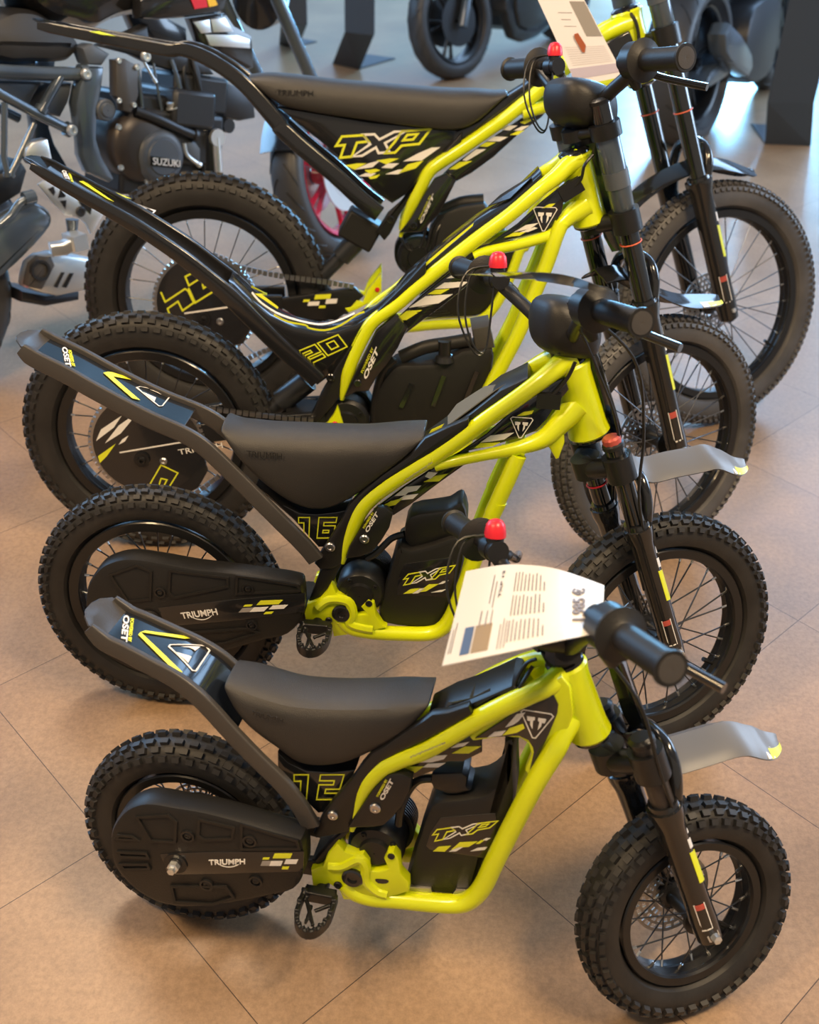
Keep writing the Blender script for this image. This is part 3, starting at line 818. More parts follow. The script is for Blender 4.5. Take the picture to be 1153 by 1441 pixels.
# ------------------------------------------------------------------ the two small bikes
def chain_cover(B, outline, strip, tri, txt, chk, nut, bolts, s0, s1, ribs):
    bm = BM(); plate(bm, sm(outline, 3), s0, s1, .008)
    c = obj('chain_cover', bm, 'matte', B.root)
    bm = BM()
    for r in ribs: stroke(bm, L3(r, s1), .004, SIDE, .0025, True)
    obj('moulded_rib', bm, 'matte', c)
    bm = BM(); plate(bm, strip, s1 - .001, s1 + .001, .0005); obj('label_strip', bm, 'black', c)
    cart_text(c, [V3(txt[0], s1 + .0012), V3(txt[1], s1 + .0012), V3(txt[2], s1 + .0012)], 'TRIUMPH', bold=.02)
    w = (Vector(txt[1]) - Vector(txt[0])); b0 = Vector(txt[0]) + w * .30; upv = Vector(txt[2]) - Vector(txt[0])
    arc = [b0 + w * (.52 * t) - upv * (.50 * math.sin(PI * t) ** .8) for t in [i / 10 for i in range(11)]]
    bm = BM(); stroke(bm, [V3(p, s1 + .0012) for p in arc], .0013, SIDE); obj('lettering_swoosh', bm, 'decal_w', c)
    f = quadmap(chk)
    for cells, m_ in (([(.30, .70, .80, 1), (.02, .62, .20, .74), (.62, 0, .80, .16)], 'decal_y'), ([(.25, .22, .58, .52), (.66, .34, 1.0, .62)], 'decal_w'), ([(0, .22, .25, .52)], 'decal_g')):
        checks(c, chk, s1 + .0012, cells, m_)
    if nut:
        bm = BM(); lathe(bm, [(.0005, 0), (.017, 0), (.017, -.002), (.010, -.002), (.0095, -.004), (.0005, -.004)], (nut[0], -s1 - .001, nut[1]), 24)
        obj('axle_washer', bm, 'satin', c)
        bm = BM(); lathe(bm, [(.0005, -.004), (.0085, -.004), (.0085, -.012), (.0055, -.013), (.0055, -.019), (.0005, -.019)], (nut[0], -s1, nut[1]), 6, 'y'); obj('axle_nut', bm, 'alloy', c, smooth=False)
    for b in bolts:
        bm = BM(); lathe(bm, [(.007, 0), (.010, 0), (.010, -.003), (.007, -.003)], (b[0], -s1, b[1]), 18); bolt(bm, b[0], b[1], s1 + .0, .0055, .002); obj('cover_bolt', bm, 'satin', c)
    return c

def oset(parent, c3, s):
    f = quadmap(c3)
    lettering('lettering', parent, 'OSET', [V3(f(0, 0), s), V3(f(1, 0), s), V3(f(0, .55), s)], 'decal_w', bold=.03, shear=.2)
    lettering('lettering', parent, 'POWERED BY', [V3(f(.08, .68), s), V3(f(.9, .68), s), V3(f(.08, .98), s)], 'decal_y')

def tail_graphics(t, oset_c, chev, tri, zf, wd=.0022):
    for tx, cs, m_ in (('OSET', oset_c[0], 'decal_w'), ('POWERED BY', oset_c[1], 'decal_y')):
        lettering('lettering', t, tx, [Vector((p.x, p.y, zf(p.x) + .0012)) for p in cs], m_, bold=.03)
    for c in chev:
        bm = BM(); drape_quad(bm, c, zf); obj('chevron_decal', bm, 'decal_y', t, smooth=False)
    bm = BM(); drape_stroke(bm, tri[0], wd, zf)
    for q in tri[1:]: drape_quad(bm, q if len(q) == 4 else list(q) + [q[-1]], zf)
    obj('badge', bm, 'decal_w', t, smooth=False)




# ---- smallest bike, nearest the camera
B = Bike('12', 'smallest lime yellow trials bike, numbered 12 under its black seat')
b12 = B
c = (0, 0, FR['12'][1]); R_, RM, RH = .165, .108, .096
wheel(B, c, R_, RM, .058, False, RH, 46, 24, .052, 1)
wheel(B, (WC['12'][0], 0, WC['12'][1]), R_, RM, .060, True, RH, 46, 24, .062, 1)
tubes = [([(0.4957,0.016,0.5383),(0.4786,0.03,0.5289),(0.4587,0.038,0.518),(0.4222,0.042,0.4912),(0.3807,0.043,0.454),(0.3397,0.043,0.414),(0.3066,0.043,0.391),(0.284,0.043,0.371),(0.2662,0.043,0.3421),(0.2549,0.043,0.3068),(0.2449,0.043,0.2545)], [.017, .014, .013, .013, .013, .013, .013, .013, .012, .009, .004]),
         ([(0.5154,0.016,0.4772),(0.5061,0.03,0.4583),(0.4984,0.04,0.4388),(0.4795,0.045,0.3864),(0.4594,0.045,0.3142),(0.4407,0.045,0.2425),(0.4316,0.045,0.2042),(0.4202,0.045,0.1776),(0.402,0.045,0.1597),(0.3648,0.045,0.1516),(0.3149,0.045,0.1458),(0.2796,0.045,0.141),(0.2539,0.045,0.1455),(0.2381,0.045,0.1605)], .0137)]
bm = frame_tubes(B, tubes)
for sg in (1, -1):
    for poly, s0, s1 in (([(0.3907,0.4371),(0.4029,0.4535),(0.4474,0.5007),(0.4826,0.5368),(0.494,0.5494),(0.5063,0.536),(0.5156,0.4953),(0.5104,0.467),(0.496,0.4193),(0.4866,0.3827),(0.4752,0.3832),(0.4657,0.3985),(0.4708,0.4253),(0.4657,0.4412),(0.455,0.4474),(0.435,0.4461),(0.3957,0.431)], .022, .036),):
        plate(bm, poly, min(s0 * sg, s1 * sg), max(s0 * sg, s1 * sg), .003)
fr = obj('frame', bm, 'yellow', B.root)
def head_tube(B, m='yellow', r=.026, up_=.0, dn=.0, L=.115):
    bm = BM(); A, ax = B.A, B.ax
    pts = [A + ax * t for t in (-L / 2 - dn, -L / 2 - dn + .004, -L / 2 + .02, L / 2 - .02 + up_, L / 2 + up_ - .004, L / 2 + up_)]
    tube(bm, pts, [r * 1.0, r * 1.12, r * 1.04, r * 1.0, r * 1.1, r], 28)
    o = obj('head_tube', bm, m, B.root)
    for e, d in ((A + ax * (L / 2 + up_), 1), (A - ax * (L / 2 + dn), -1)):
        bm = BM(); tube(bm, [e, e + ax * d * .004, e + ax * d * .009], [r * .98, r * .98, r * .75], 24); obj('headset_cup', bm, 'black', o)
head_tube(B, r=.025, L=.112)
# badge panel in the frame gusset
bm = BM(); plate(bm, [(0.3985,0.4387),(0.4482,0.4928),(0.484,0.5252),(0.4886,0.5221),(0.4954,0.5101),(0.4959,0.4968),(0.4889,0.4626),(0.4766,0.4123),(0.4734,0.4002),(0.4714,0.4026),(0.4735,0.4315),(0.4715,0.4396),(0.4649,0.4494),(0.4522,0.4538),(0.4326,0.4484)], .036, .0395, .001)
gp = obj('badge_panel', bm, 'panel', fr)
badge(gp, [(0.4714,0.4752)][0], .0397, .040, .0013)
decal('panel_stripe', gp, [[(0.4139,0.444),(0.4219,0.4546),(0.436,0.4597),(0.4312,0.4509)], [(0.4344,0.4641),(0.4466,0.487),(0.4571,0.4918),(0.4498,0.4768),(0.4439,0.4701)]], .0396, 'decal_w')
decal('panel_stripe', gp, [[(0.4323,0.4511),(0.44,0.4638),(0.4557,0.4738),(0.4585,0.4675),(0.4494,0.4588)]], .0396, 'decal_y')
# lower shroud with graphics
bm = BM(); plate(bm, [(0.2922,0.3566),(0.3149,0.3762),(0.3505,0.407),(0.3896,0.4378),(0.4064,0.4356),(0.4084,0.4132),(0.3862,0.3941),(0.3657,0.3898),(0.3483,0.37),(0.3302,0.3572),(0.3211,0.3508),(0.3068,0.3522)], .024, .034, .003)
sh = obj('side_shroud', bm, 'black', B.root)
decal('shroud_stripe', sh, [[(0.2946,0.3577),(0.3152,0.3718),(0.3361,0.3771),(0.3251,0.3642)], [(0.3703,0.4053),(0.3865,0.4201),(0.4067,0.4243),(0.3919,0.4098)]], .0342, 'decal_y')
decal('shroud_stripe', sh, [[(0.3206,0.3803),(0.342,0.3951),(0.3648,0.4018),(0.3607,0.394),(0.345,0.3855)], [(0.3339,0.3749),(0.3405,0.3825),(0.3634,0.3885),(0.3547,0.3793)], [(0.3686,0.4136),(0.3771,0.4225),(0.3916,0.4283),(0.3842,0.4197)]], .0342, 'decal_w')
# warning sticker on the spar
lettering('lettering', fr, 'triumphmotorcycles', [V3(p, .0595) for p in [(0.3209,0.4063),(0.3639,0.4389),(0.3197,0.4109)]], 'decal_g')
# seat side cover
bm = BM(); plate(bm, [(0.3423,0.4726),(0.3276,0.4559),(0.306,0.4347),(0.284,0.4104),(0.2683,0.3956),(0.2551,0.3724),(0.2462,0.3527),(0.2349,0.3323),(0.2186,0.3043),(0.2045,0.2764),(0.1927,0.242),(0.1966,0.2333),(0.225,0.2463),(0.242,0.2566),(0.2507,0.2914),(0.2544,0.3244),(0.2664,0.3541),(0.2829,0.3841),(0.3074,0.4066),(0.3404,0.4333),(0.3723,0.4621),(0.393,0.4826),(0.3875,0.4951),(0.3621,0.4793)], .034, .050, .004)
cv = obj('side_cover', bm, 'satin', B.root)
bm = BM(); bolt(bm, *[(0.2199,0.2823)][0], .050, .0075, .004); obj('cover_bolt', bm, 'steel', cv)
bm = BM(); plate(bm, [(0.2436,0.2676),(0.215,0.2259),(0.193,0.1847),(0.2033,0.1789),(0.2298,0.2326),(0.2558,0.2704)], .030, .046, .004); obj('lower_brace', bm, 'satin', cv)
# number panel under the seat
bm = BM(); plate(bm, [(0.1364,0.3551),(0.1512,0.3401),(0.176,0.3316),(0.2103,0.3359),(0.244,0.3476),(0.2352,0.3184),(0.2187,0.2931),(0.2019,0.2642),(0.1944,0.261),(0.1665,0.2879),(0.1364,0.3186)], -.032, .030, .002)
npn = obj('number_panel', bm, 'black', B.root)
digits(npn, '12', [(0.1603,0.2787),(0.2237,0.2927),(0.16,0.3221),(0.2334,0.3378)], .0305, .0018)
# badge plate by the motor
bm = BM(); plate(bm, [(0.2918,0.3705),(0.3102,0.3759),(0.3244,0.3716),(0.3223,0.3475),(0.3131,0.3215),(0.3023,0.3008),(0.291,0.2843),(0.2768,0.2779),(0.2419,0.2684),(0.252,0.2925),(0.2742,0.3429)], .040, .056, .003)
bp_ = obj('badge_plate', bm, 'satin', B.root)
oset(bp_, [(0.2887,0.3283),(0.3023,0.3656),(0.2772,0.3303)], .0563)
bm = BM(); bolt(bm, *[(0.2782,0.313)][0], .056, .008, .004); obj('cover_bolt', bm, 'steel', bp_)
# tank cover between the spars
bm = BM(); plate(bm, [(0.3351,0.4325),(0.3341,0.4478),(0.3407,0.4533),(0.3622,0.4715),(0.388,0.4875),(0.4152,0.5077),(0.4357,0.5237),(0.4446,0.5227),(0.4497,0.5157),(0.4204,0.4993),(0.3916,0.4717),(0.3574,0.4426)], -.034, .034, .006)
tk = obj('tank_cover', bm, 'satin', B.root)
bm = BM(); face3(bm, S3([(0.3461,0.024,0.4497),(0.3653,0.024,0.4703),(0.3892,0.024,0.4832),(0.4103,0.024,0.4996),(0.4101,-0.024,0.4892),(0.3897,-0.024,0.4826),(0.3611,-0.024,0.4602),(0.3388,-0.024,0.4401)]), Vector((0, 0, .004)), .0015); obj('tank_panel', bm, 'carbon', tk)
# seat
cre = [(0.0641,0.4532),(0.0784,0.4503),(0.1119,0.4426),(0.1483,0.4356)] + [(0.1407,0.4383),(0.1881,0.4391),(0.2348,0.4469),(0.2806,0.4574),(0.3167,0.4673),(0.3355,0.4751)]
bot = [(0.0639,0.4475),(0.0731,0.4294),(0.0945,0.4019),(0.121,0.3809),(0.1485,0.3644)] + [(0.1553,0.3523),(0.1797,0.347),(0.2087,0.3517),(0.2372,0.3652),(0.2695,0.391),(0.2943,0.4135),(0.314,0.4346),(0.3266,0.4539),(0.3358,0.471)]
seat = obj('seat', seat_loft(cre, bot, .048, .010), 'vinyl', B.root, sub=1)
cart_text(seat, [V3(p, .0500) for p in [(0.107,0.4261),(0.1496,0.4217),(0.1083,0.4335)]], 'TRIUMPH', 'matte')
# tail
rp = [(-0.1167,0.036,0.5122),(-0.096,0.037,0.4944),(-0.0715,0.038,0.4855),(-0.0347,0.04,0.4712),(-0.0003,0.042,0.4579),(0.0294,0.045,0.4402),(0.0538,0.047,0.4177),(0.0759,0.049,0.3946),(0.113,0.052,0.3588),(0.1513,0.055,0.3243)] + [(0.1758,0.056,0.2921),(0.1922,0.056,0.2615)]
t, cz_ = tail(B, rp, .09, .0125, .0052, 'grey', 'panel')
tail_graphics(t, (S3([(-0.0952,-0.0202,0.5006),(-0.077,0.03,0.4933),(-0.0883,-0.0244,0.4978)]), S3([(-0.0853,-0.0202,0.4966),(-0.0694,0.0253,0.4902),(-0.0813,-0.0226,0.495)])),
  [S3([(-0.0645,0.0039,0.488),(-0.0639,-0.0029,0.4877),(0.0075,0.0314,0.4535),(-0.0025,0.0362,0.4606)]), S3([(-0.0639,-0.0029,0.4877),(-0.0604,-0.0098,0.4862),(0.0027,-0.0471,0.4569),(-0.0135,-0.0302,0.4654)])],
  [S3([(-0.0245,-0.0025,0.4703),(-0.0243,-0.007,0.4702),(0.0129,-0.0398,0.4497),(0.0198,-0.0359,0.4448),(0.0192,0.0143,0.4452),(0.0154,0.0171,0.4479)]), S3([(-0.0117,-0.0125,0.4646),(0.0084,-0.0316,0.4528),(0.0058,-0.0184,0.4547),(0.0002,-0.0204,0.4587)]), S3([(-0.0143,0.003,0.4658),(0.0061,-0.0045,0.4545),(0.0066,0.0098,0.4541),(0.002,0.0073,0.4574)])], cz_)
# chain cover
bm = None
cc = chain_cover(B, [(-0.0905,0.1905),(-0.084,0.2205),(-0.0673,0.2503),(-0.0469,0.2687),(-0.0242,0.2768),(0.0073,0.2776),(0.0512,0.2781),(0.1007,0.2734),(0.1437,0.2669),(0.1774,0.263),(0.1881,0.2577),(0.1907,0.2207),(0.1888,0.2),(0.1765,0.1675),(0.1434,0.1475),(0.0982,0.1243),(0.0521,0.1041),(0.0121,0.0921),(-0.0213,0.0911),(-0.0507,0.1032),(-0.0758,0.127),(-0.0889,0.1535)],
  [(-0.0153,0.1896),(0.0497,0.2091),(0.1904,0.2432),(0.1896,0.2071),(0.0806,0.1765),(-0.0057,0.1538)], None,
  [(0.056,0.1874),(0.108,0.2015),(0.0557,0.1967)], [(0.1284,0.1971),(0.1784,0.2092),(0.1333,0.2269),(0.1828,0.2386)],
  [(0.0068,0.1784)][0], [(0.0267,0.2326),(0.1149,0.2444),(0.051,0.1484),(0.1225,0.1727)], .045, .085,
  [[(-0.0449,0.2502),(-0.0272,0.2114),(0.0078,0.2176),(0.011,0.2542),(0.0004,0.2636)], [(0.0445,0.2657),(0.0927,0.263),(0.0902,0.2427),(0.0496,0.2313),(0.042,0.2375)], [(-0.0787,0.2035),(-0.0475,0.2087),(-0.0553,0.213),(-0.075,0.2105)],
   [(0.1037,0.2714),(0.1437,0.265),(0.1805,0.2598),(0.1836,0.2468),(0.1312,0.2337),(0.103,0.2278)], [(-0.001,0.1327),(0.0794,0.1526),(0.0903,0.1342),(0.0589,0.1135),(0.0026,0.1036)], [(-0.0772,0.1792),(-0.0358,0.187),(-0.0329,0.1794),(-0.0744,0.1716)], [(-0.0755,0.1567),(-0.0353,0.1664),(-0.0325,0.1587),(-0.071,0.1485)]])
bm = BM(); ribbon_box(bm, [Vector((0, .045, c[2])), Vector((.10, .045, c[2] + .005)), Vector((.22, .035, c[2] + .005))], .014, .008); ribbon_box(bm, [Vector((0, -.04, c[2])), Vector((.10, -.04, c[2] + .005)), Vector((.22, -.035, c[2] + .005))], .014, .006)
box(bm, (.205, 0, c[2] + .005), (.015, .04, .016)); sw = obj('swingarm', bm, 'satin', B.root)
# motor, pivot plate, footpegs
mc = [(0.2779,0.2219)][0]
motor(B, mc[0], mc[1], .040, -.045, .046)
piv = [(0.2284,0.2369),(0.2387,0.2233),(0.2537,0.2204),(0.2647,0.2262),(0.2733,0.2137),(0.275,0.1962),(0.2868,0.1991),(0.3001,0.2072),(0.2932,0.2233),(0.2975,0.2356),(0.3059,0.2392),(0.3138,0.2283),(0.3175,0.2033),(0.3294,0.1898),(0.3308,0.172),(0.3062,0.1558),(0.2767,0.1399),(0.2388,0.1338),(0.2332,0.1493),(0.2177,0.159),(0.195,0.1432),(0.1914,0.1792),(0.2082,0.1899),(0.2141,0.211)]
bm = BM(); plate(bm, piv, -.054, -.036, .003); obj('pivot_plate', bm, 'yellow', B.root)
bm = BM(); plate(bm, piv, .036, .054, .003)
tube(bm, catmull([V3(p, .052) for p in [(0.217,0.192),(0.237,0.1969),(0.2589,0.2152),(0.268,0.2043),(0.2702,0.1785),(0.2859,0.1624),(0.3011,0.1595)]], 4), .008, 8)
pv = obj('pivot_plate', bm, 'yellow', B.root)
bm = BM(); pc = [(0.252,0.181)][0]
lathe(bm, [(.0005, 0), (.0155, 0), (.0155, -.004), (.013, -.006), (.007, -.006), (.006, -.003), (.0005, -.003)], (pc[0], -.054, pc[1]), 28); obj('pivot_bolt', bm, 'black', pv)
bm = BM(); bolt(bm, *[(0.2311,0.1613)][0], .054, .006, .003); obj('plate_bolt', bm, 'satin', pv)
bm = BM(); bolt(bm, *[(0.2673,0.2084)][0], .054, .005, .002); obj('plate_bolt', bm, 'satin', pv)
bm = BM(); bolt(bm, *[(0.3032,0.2312)][0], .054, .005, .002); obj('plate_bolt', bm, 'satin', pv)
fpz = [(0.213,0.1477)][0]
footpeg(B, fpz[0] - .004, fpz[1], .066, 1, 1.12); footpeg(B, fpz[0], fpz[1], .068, -1, .92)
# battery pack
bm = BM(); plate(bm, sm([(0.3288,0.1562),(0.3285,0.206),(0.3385,0.2662),(0.3449,0.2989),(0.3543,0.3195),(0.3844,0.3307),(0.4139,0.3432),(0.4288,0.3599),(0.4385,0.3797),(0.438,0.4086),(0.4354,0.4365),(0.4437,0.4438),(0.4497,0.4395),(0.452,0.3942),(0.4565,0.36),(0.4577,0.3243),(0.4509,0.2735),(0.4362,0.2255),(0.4209,0.1758),(0.4168,0.1664)], 2), -.036, .036, .009)
bt = obj('battery_pack', bm, 'matte', B.root)
bm = BM(); plate(bm, [(0.3473,0.2438),(0.3517,0.2702),(0.3632,0.2978),(0.4347,0.3216),(0.4385,0.3056),(0.4369,0.2458),(0.4301,0.241),(0.3526,0.2387)], .035, .0372, .001); bpn = obj('battery_label', bm, 'black', bt)
txp(bpn, [(0.3566,0.2549),(0.4295,0.2891),(0.3531,0.2777),(0.4378,0.3094)], .0374, .0016)
decal('label_stripe', bpn, [[(0.3577,0.2376),(0.3644,0.2472),(0.381,0.2527),(0.3733,0.2407)], [(0.3815,0.2458),(0.3924,0.2617),(0.4158,0.2687),(0.4048,0.2567),(0.3931,0.253)], [(0.4138,0.2642),(0.4203,0.272),(0.425,0.2731),(0.4185,0.2653)]], .0374, 'decal_y')
decal('label_stripe', bpn, [[(0.3793,0.2421),(0.3906,0.2533),(0.3977,0.255),(0.3888,0.245)], [(0.4226,0.2731),(0.427,0.2773),(0.4328,0.2786),(0.4274,0.273)], [(0.4078,0.2494),(0.4168,0.2573),(0.4295,0.2622),(0.4265,0.2564)]], .0374, 'decal_w')
bm = BM(); plate(bm, [(0.3461,0.3601),(0.3853,0.37),(0.3928,0.3642),(0.3929,0.3479),(0.3992,0.3432),(0.3811,0.3332),(0.3694,0.3306),(0.35,0.3355),(0.3446,0.3464)], -.020, .028, .004); cn = obj('battery_connector', bm, 'satin', bt)
bm = BM(); plate(bm, [(0.3284,0.1672),(0.3594,0.1716),(0.3614,0.1603),(0.3874,0.1634),(0.3937,0.1784),(0.418,0.1828),(0.417,0.1658),(0.3877,0.1585),(0.3303,0.1543)], .030, .040, .001); obj('battery_clamp', bm, 'disc', bt)
decal('plate_slot', pv, [sm([(0.2829,0.1838),(0.2873,0.1862),(0.2984,0.1876),(0.3022,0.1853),(0.2987,0.1808),(0.2876,0.1784)], 2)], .0541, 'decal_k')
cable(B, S3([(0.3475,0.02,0.3476),(0.3288,0.02,0.3406),(0.3156,0.02,0.3194),(0.3089,0.03,0.2988),(0.3069,0.03,0.2671)]), bt, .006)
# front end
lo = fork(B, .052, .0155, .0178, .318, .215, .285, WC['12'], st_m='bronze')
front_fender(B, [(0.6093,0.4116),(0.6357,0.3958),(0.6915,0.4021),(0.7454,0.4097),(0.7795,0.4005),(0.8088,0.3942)], .045, 'fender')
fork_guard(B, WC['12'], .29, .425, .030, .030, .020, 'black')
zc = AX['12'][1] + .085; xc = AX['12'][0] - math.tan(B.rake) * .085
handlebar(B, (xc, zc), (.455, .655), .285, pad=(.045, .05, .026), scale=.95, gl=.095)
cable(B, S3([(0.4582,0.02,0.5473),(0.4484,0.035,0.5294),(0.4449,0.035,0.5208),(0.4397,0.03,0.5243),(0.4494,0.02,0.5483),(0.4614,0.02,0.5584)]), fr, .0025)
cable(B, [Vector((.50, -.03, .60)), Vector((.56, -.07, .52)), Vector((.60, -.075, .42)), Vector((.66, -.06, .30)), Vector((.69, -.055, .24))], lo, .0024, True)

# ---- second bike
B = Bike('16', 'lime yellow trials bike numbered 16 under its black seat')
b16 = B
R_ = .222; c = (0, 0, R_)
wheel(B, c, R_, .161, .056, False, .144, 62, 28, .055, 1)
wheel(B, (WC['16'][0], 0, WC['16'][1]), R_, .161, .056, True, .146, 62, 28, .062, 1)
tubes = [([(0.6641,0.012,0.7268),(0.6365,0.028,0.706),(0.6146,0.036,0.688),(0.5872,0.04,0.6644),(0.5453,0.043,0.6284),(0.5026,0.043,0.5885),(0.4585,0.043,0.5492)] + [(0.467,0.043,0.5574),(0.4133,0.043,0.5159),(0.3749,0.043,0.4811),(0.3553,0.043,0.4537),(0.3416,0.043,0.4175),(0.3315,0.043,0.3809),(0.3255,0.043,0.3508)], [.020, .015, .0135, .013, .013, .013, .013, .013, .013, .013, .012, .009, .004]),
         ([(0.6815,0.014,0.6489),(0.6595,0.026,0.6262),(0.6349,0.034,0.5997),(0.6001,0.038,0.5831),(0.5495,0.041,0.5683),(0.5045,0.043,0.5554),(0.4712,0.043,0.5434)], [.022, .018, .015, .011, .009, .009, .009]),
         ([(0.5987,0.04,0.5711),(0.5862,0.043,0.5303),(0.5662,0.045,0.4677)] + [(0.575,0.045,0.4901),(0.5597,0.045,0.4419),(0.5434,0.045,0.3771),(0.5276,0.045,0.3178),(0.5125,0.045,0.2646),(0.4973,0.045,0.2367),(0.4743,0.045,0.2241),(0.4305,0.045,0.2196),(0.3796,0.045,0.2178),(0.342,0.045,0.2231),(0.3249,0.045,0.242)], .0130)]
bm = frame_tubes(B, tubes)
for sg in (1, -1):
    for poly in ([(0.5713,0.5821),(0.5937,0.5866),(0.6225,0.6023),(0.6392,0.6169),(0.6292,0.5962),(0.61,0.5744),(0.6045,0.5603),(0.5971,0.546),(0.5881,0.5435),(0.5838,0.5586)], [(0.6304,0.586),(0.6447,0.5956),(0.6637,0.6172),(0.6673,0.5974),(0.6611,0.5697),(0.6567,0.5677),(0.644,0.5871)]):
        plate(bm, poly, min(.026 * sg, .040 * sg), max(.026 * sg, .040 * sg), .003)
fr = obj('frame', bm, 'yellow', B.root)
head_tube(B, r=.030, L=.125)
bm = BM(); plate(bm, [(0.5066,0.5651),(0.5471,0.6005),(0.5885,0.6482),(0.621,0.6828),(0.6571,0.7019),(0.6644,0.6828),(0.6472,0.6559),(0.6362,0.6322),(0.6217,0.6113),(0.5929,0.5957),(0.5486,0.5787)], .030, .036, .002)
gp = obj('badge_panel', bm, 'panel', fr)
badge(gp, [(0.5988,0.6159)][0], .0364, .034, .0013)
decal('panel_stripe', gp, [[(0.5389,0.5864),(0.5532,0.5993),(0.589,0.6071),(0.5749,0.5943),(0.554,0.5892)], ], .0364, 'decal_w')
decal('panel_stripe', gp, [[(0.529,0.5754),(0.539,0.5854),(0.5692,0.5888),(0.5576,0.5811)], [(0.5911,0.6353),(0.6009,0.6426),(0.6155,0.6463),(0.6131,0.6403),(0.6014,0.6368)]], .0364, 'decal_y')
cable(B, S3([(0.6681,0.045,0.7305),(0.6596,0.042,0.7039),(0.6447,0.04,0.6798),(0.6265,0.038,0.6552)]), fr, .003)
bm = BM(); box(bm, V3([(0.6359,0.6648)][0], .040), (.018, .004, .012)); obj('cable_clamp', bm, 'satin', fr)
bm = BM(); plate(bm, [(0.3745,0.4503),(0.4243,0.4974),(0.4852,0.5483),(0.5215,0.5736),(0.523,0.5493),(0.4763,0.506),(0.433,0.464),(0.4071,0.4423),(0.3955,0.4478)], .024, .034, .003)
sh = obj('side_shroud', bm, 'black', B.root)
decal('shroud_stripe', sh, [[(0.382,0.4553),(0.4025,0.47),(0.423,0.4782),(0.4102,0.4642),(0.3914,0.457)], [(0.4537,0.5092),(0.4718,0.5216),(0.4919,0.5274),(0.4778,0.5125)]], .0343, 'decal_y')
decal('shroud_stripe', sh, [[(0.4079,0.4799),(0.4261,0.4984),(0.4503,0.5026),(0.4432,0.4927),(0.4302,0.4886),(0.4248,0.4826)], [(0.4119,0.4721),(0.4248,0.4826),(0.4464,0.4874),(0.4381,0.4774)], [(0.4552,0.5189),(0.4604,0.5277),(0.4752,0.5277),(0.4646,0.5155)]], .0343, 'decal_w')
lettering('lettering', fr, 'triumphmotorcycles', [V3(p, .0602) for p in [(0.426,0.5197),(0.4683,0.5559),(0.4243,0.5245)]], 'decal_g')
bm = BM(); plate(bm, [(0.4534,0.5928),(0.4311,0.561),(0.3882,0.5226),(0.359,0.493),(0.3367,0.4656),(0.3218,0.4297),(0.3065,0.4019),(0.291,0.3736),(0.2799,0.349),(0.2888,0.3379),(0.3104,0.3413),(0.3241,0.3517),(0.3267,0.3633),(0.3327,0.4043),(0.3483,0.4451),(0.3611,0.4763),(0.3958,0.5129),(0.4531,0.5579),(0.495,0.5902),(0.5198,0.6119),(0.5186,0.6313),(0.4865,0.6132)], .034, .050, .004)
cv = obj('side_cover', bm, 'satin', B.root)
bm = BM(); bolt(bm, *[(0.3065,0.3849)][0], .050, .0085, .004); obj('cover_bolt', bm, 'steel', cv)
bm = BM(); plate(bm, [(0.3086,0.3662),(0.2887,0.3335),(0.2682,0.2682),(0.2833,0.2596),(0.3003,0.2874),(0.3251,0.3485),(0.3283,0.3603)], .030, .046, .004); obj('lower_brace', bm, 'satin', cv)
bm = BM(); plate(bm, [(0.1809,0.4759),(0.2263,0.4451),(0.2532,0.4321),(0.2802,0.4323),(0.3149,0.4397),(0.3341,0.4457),(0.3189,0.4091),(0.2955,0.371),(0.2837,0.3699),(0.2413,0.42)], -.032, .030, .002)
npn = obj('number_panel', bm, 'black', B.root)
digits(npn, '16', [(0.2517,0.3852),(0.3112,0.3905),(0.2511,0.4244),(0.3188,0.4304)], .0305, .0018)
bm = BM(); plate(bm, [(0.3827,0.4665),(0.3976,0.4665),(0.4084,0.458),(0.4031,0.4316),(0.3897,0.4041),(0.3767,0.3851),(0.3577,0.3735),(0.3326,0.3676),(0.3382,0.3905),(0.3606,0.4344)], .040, .056, .003)
bp_ = obj('badge_plate', bm, 'satin', B.root)
oset(bp_, [(0.369,0.4212),(0.3872,0.4588),(0.3586,0.4268)], .0563)
bm = BM(); bolt(bm, *[(0.3635,0.4088)][0], .056, .008, .004); obj('cover_bolt', bm, 'steel', bp_)
bm = BM(); plate(bm, [(0.4126,0.5041),(0.4179,0.5362),(0.4508,0.5692),(0.4861,0.6004),(0.5235,0.6352),(0.5626,0.6738),(0.5852,0.6873),(0.6019,0.698),(0.6069,0.692),(0.5973,0.6834),(0.5586,0.6483),(0.5017,0.596),(0.4487,0.5457)], -.034, .034, .006)
tk = obj('tank_cover', bm, 'satin', B.root)
bm = BM(); face3(bm, S3([(0.4872,0.026,0.6002),(0.5233,0.026,0.6339),(0.5571,0.026,0.6659),(0.5743,0.015,0.6738),(0.5631,-0.026,0.6544),(0.5389,-0.026,0.6476),(0.4975,-0.026,0.6142),(0.4845,-0.026,0.5927)]), Vector((0, 0, .005)), .0015); obj('tank_panel', bm, 'screen', tk)
decal('tank_stripe', tk, [[(0.4505,0.5767),(0.4617,0.6012),(0.4809,0.6127),(0.4711,0.5952)], [(0.4526,0.5632),(0.4687,0.5815),(0.4819,0.5944),(0.4691,0.5748)]], .0343, 'decal_y')
cre = [(0.1298,0.5764),(0.1507,0.5639),(0.1914,0.557),(0.2471,0.5594),(0.3025,0.561),(0.3576,0.5642),(0.4014,0.5718),(0.4516,0.5878)]
bot = [(0.1295,0.5704),(0.1532,0.5355),(0.1893,0.4946),(0.2264,0.4637),(0.2566,0.4468),(0.2871,0.4447),(0.3138,0.4539),(0.3514,0.4807),(0.388,0.5175),(0.4239,0.5513),(0.4466,0.5794),(0.4524,0.5866)]
seat = obj('seat', seat_loft(cre, bot, .052, .016), 'vinyl', B.root, sub=1)
cart_text(seat, [V3(p, .0535) for p in [(0.1748,0.5402),(0.2307,0.5406),(0.1752,0.5513)]], 'TRIUMPH', 'matte')
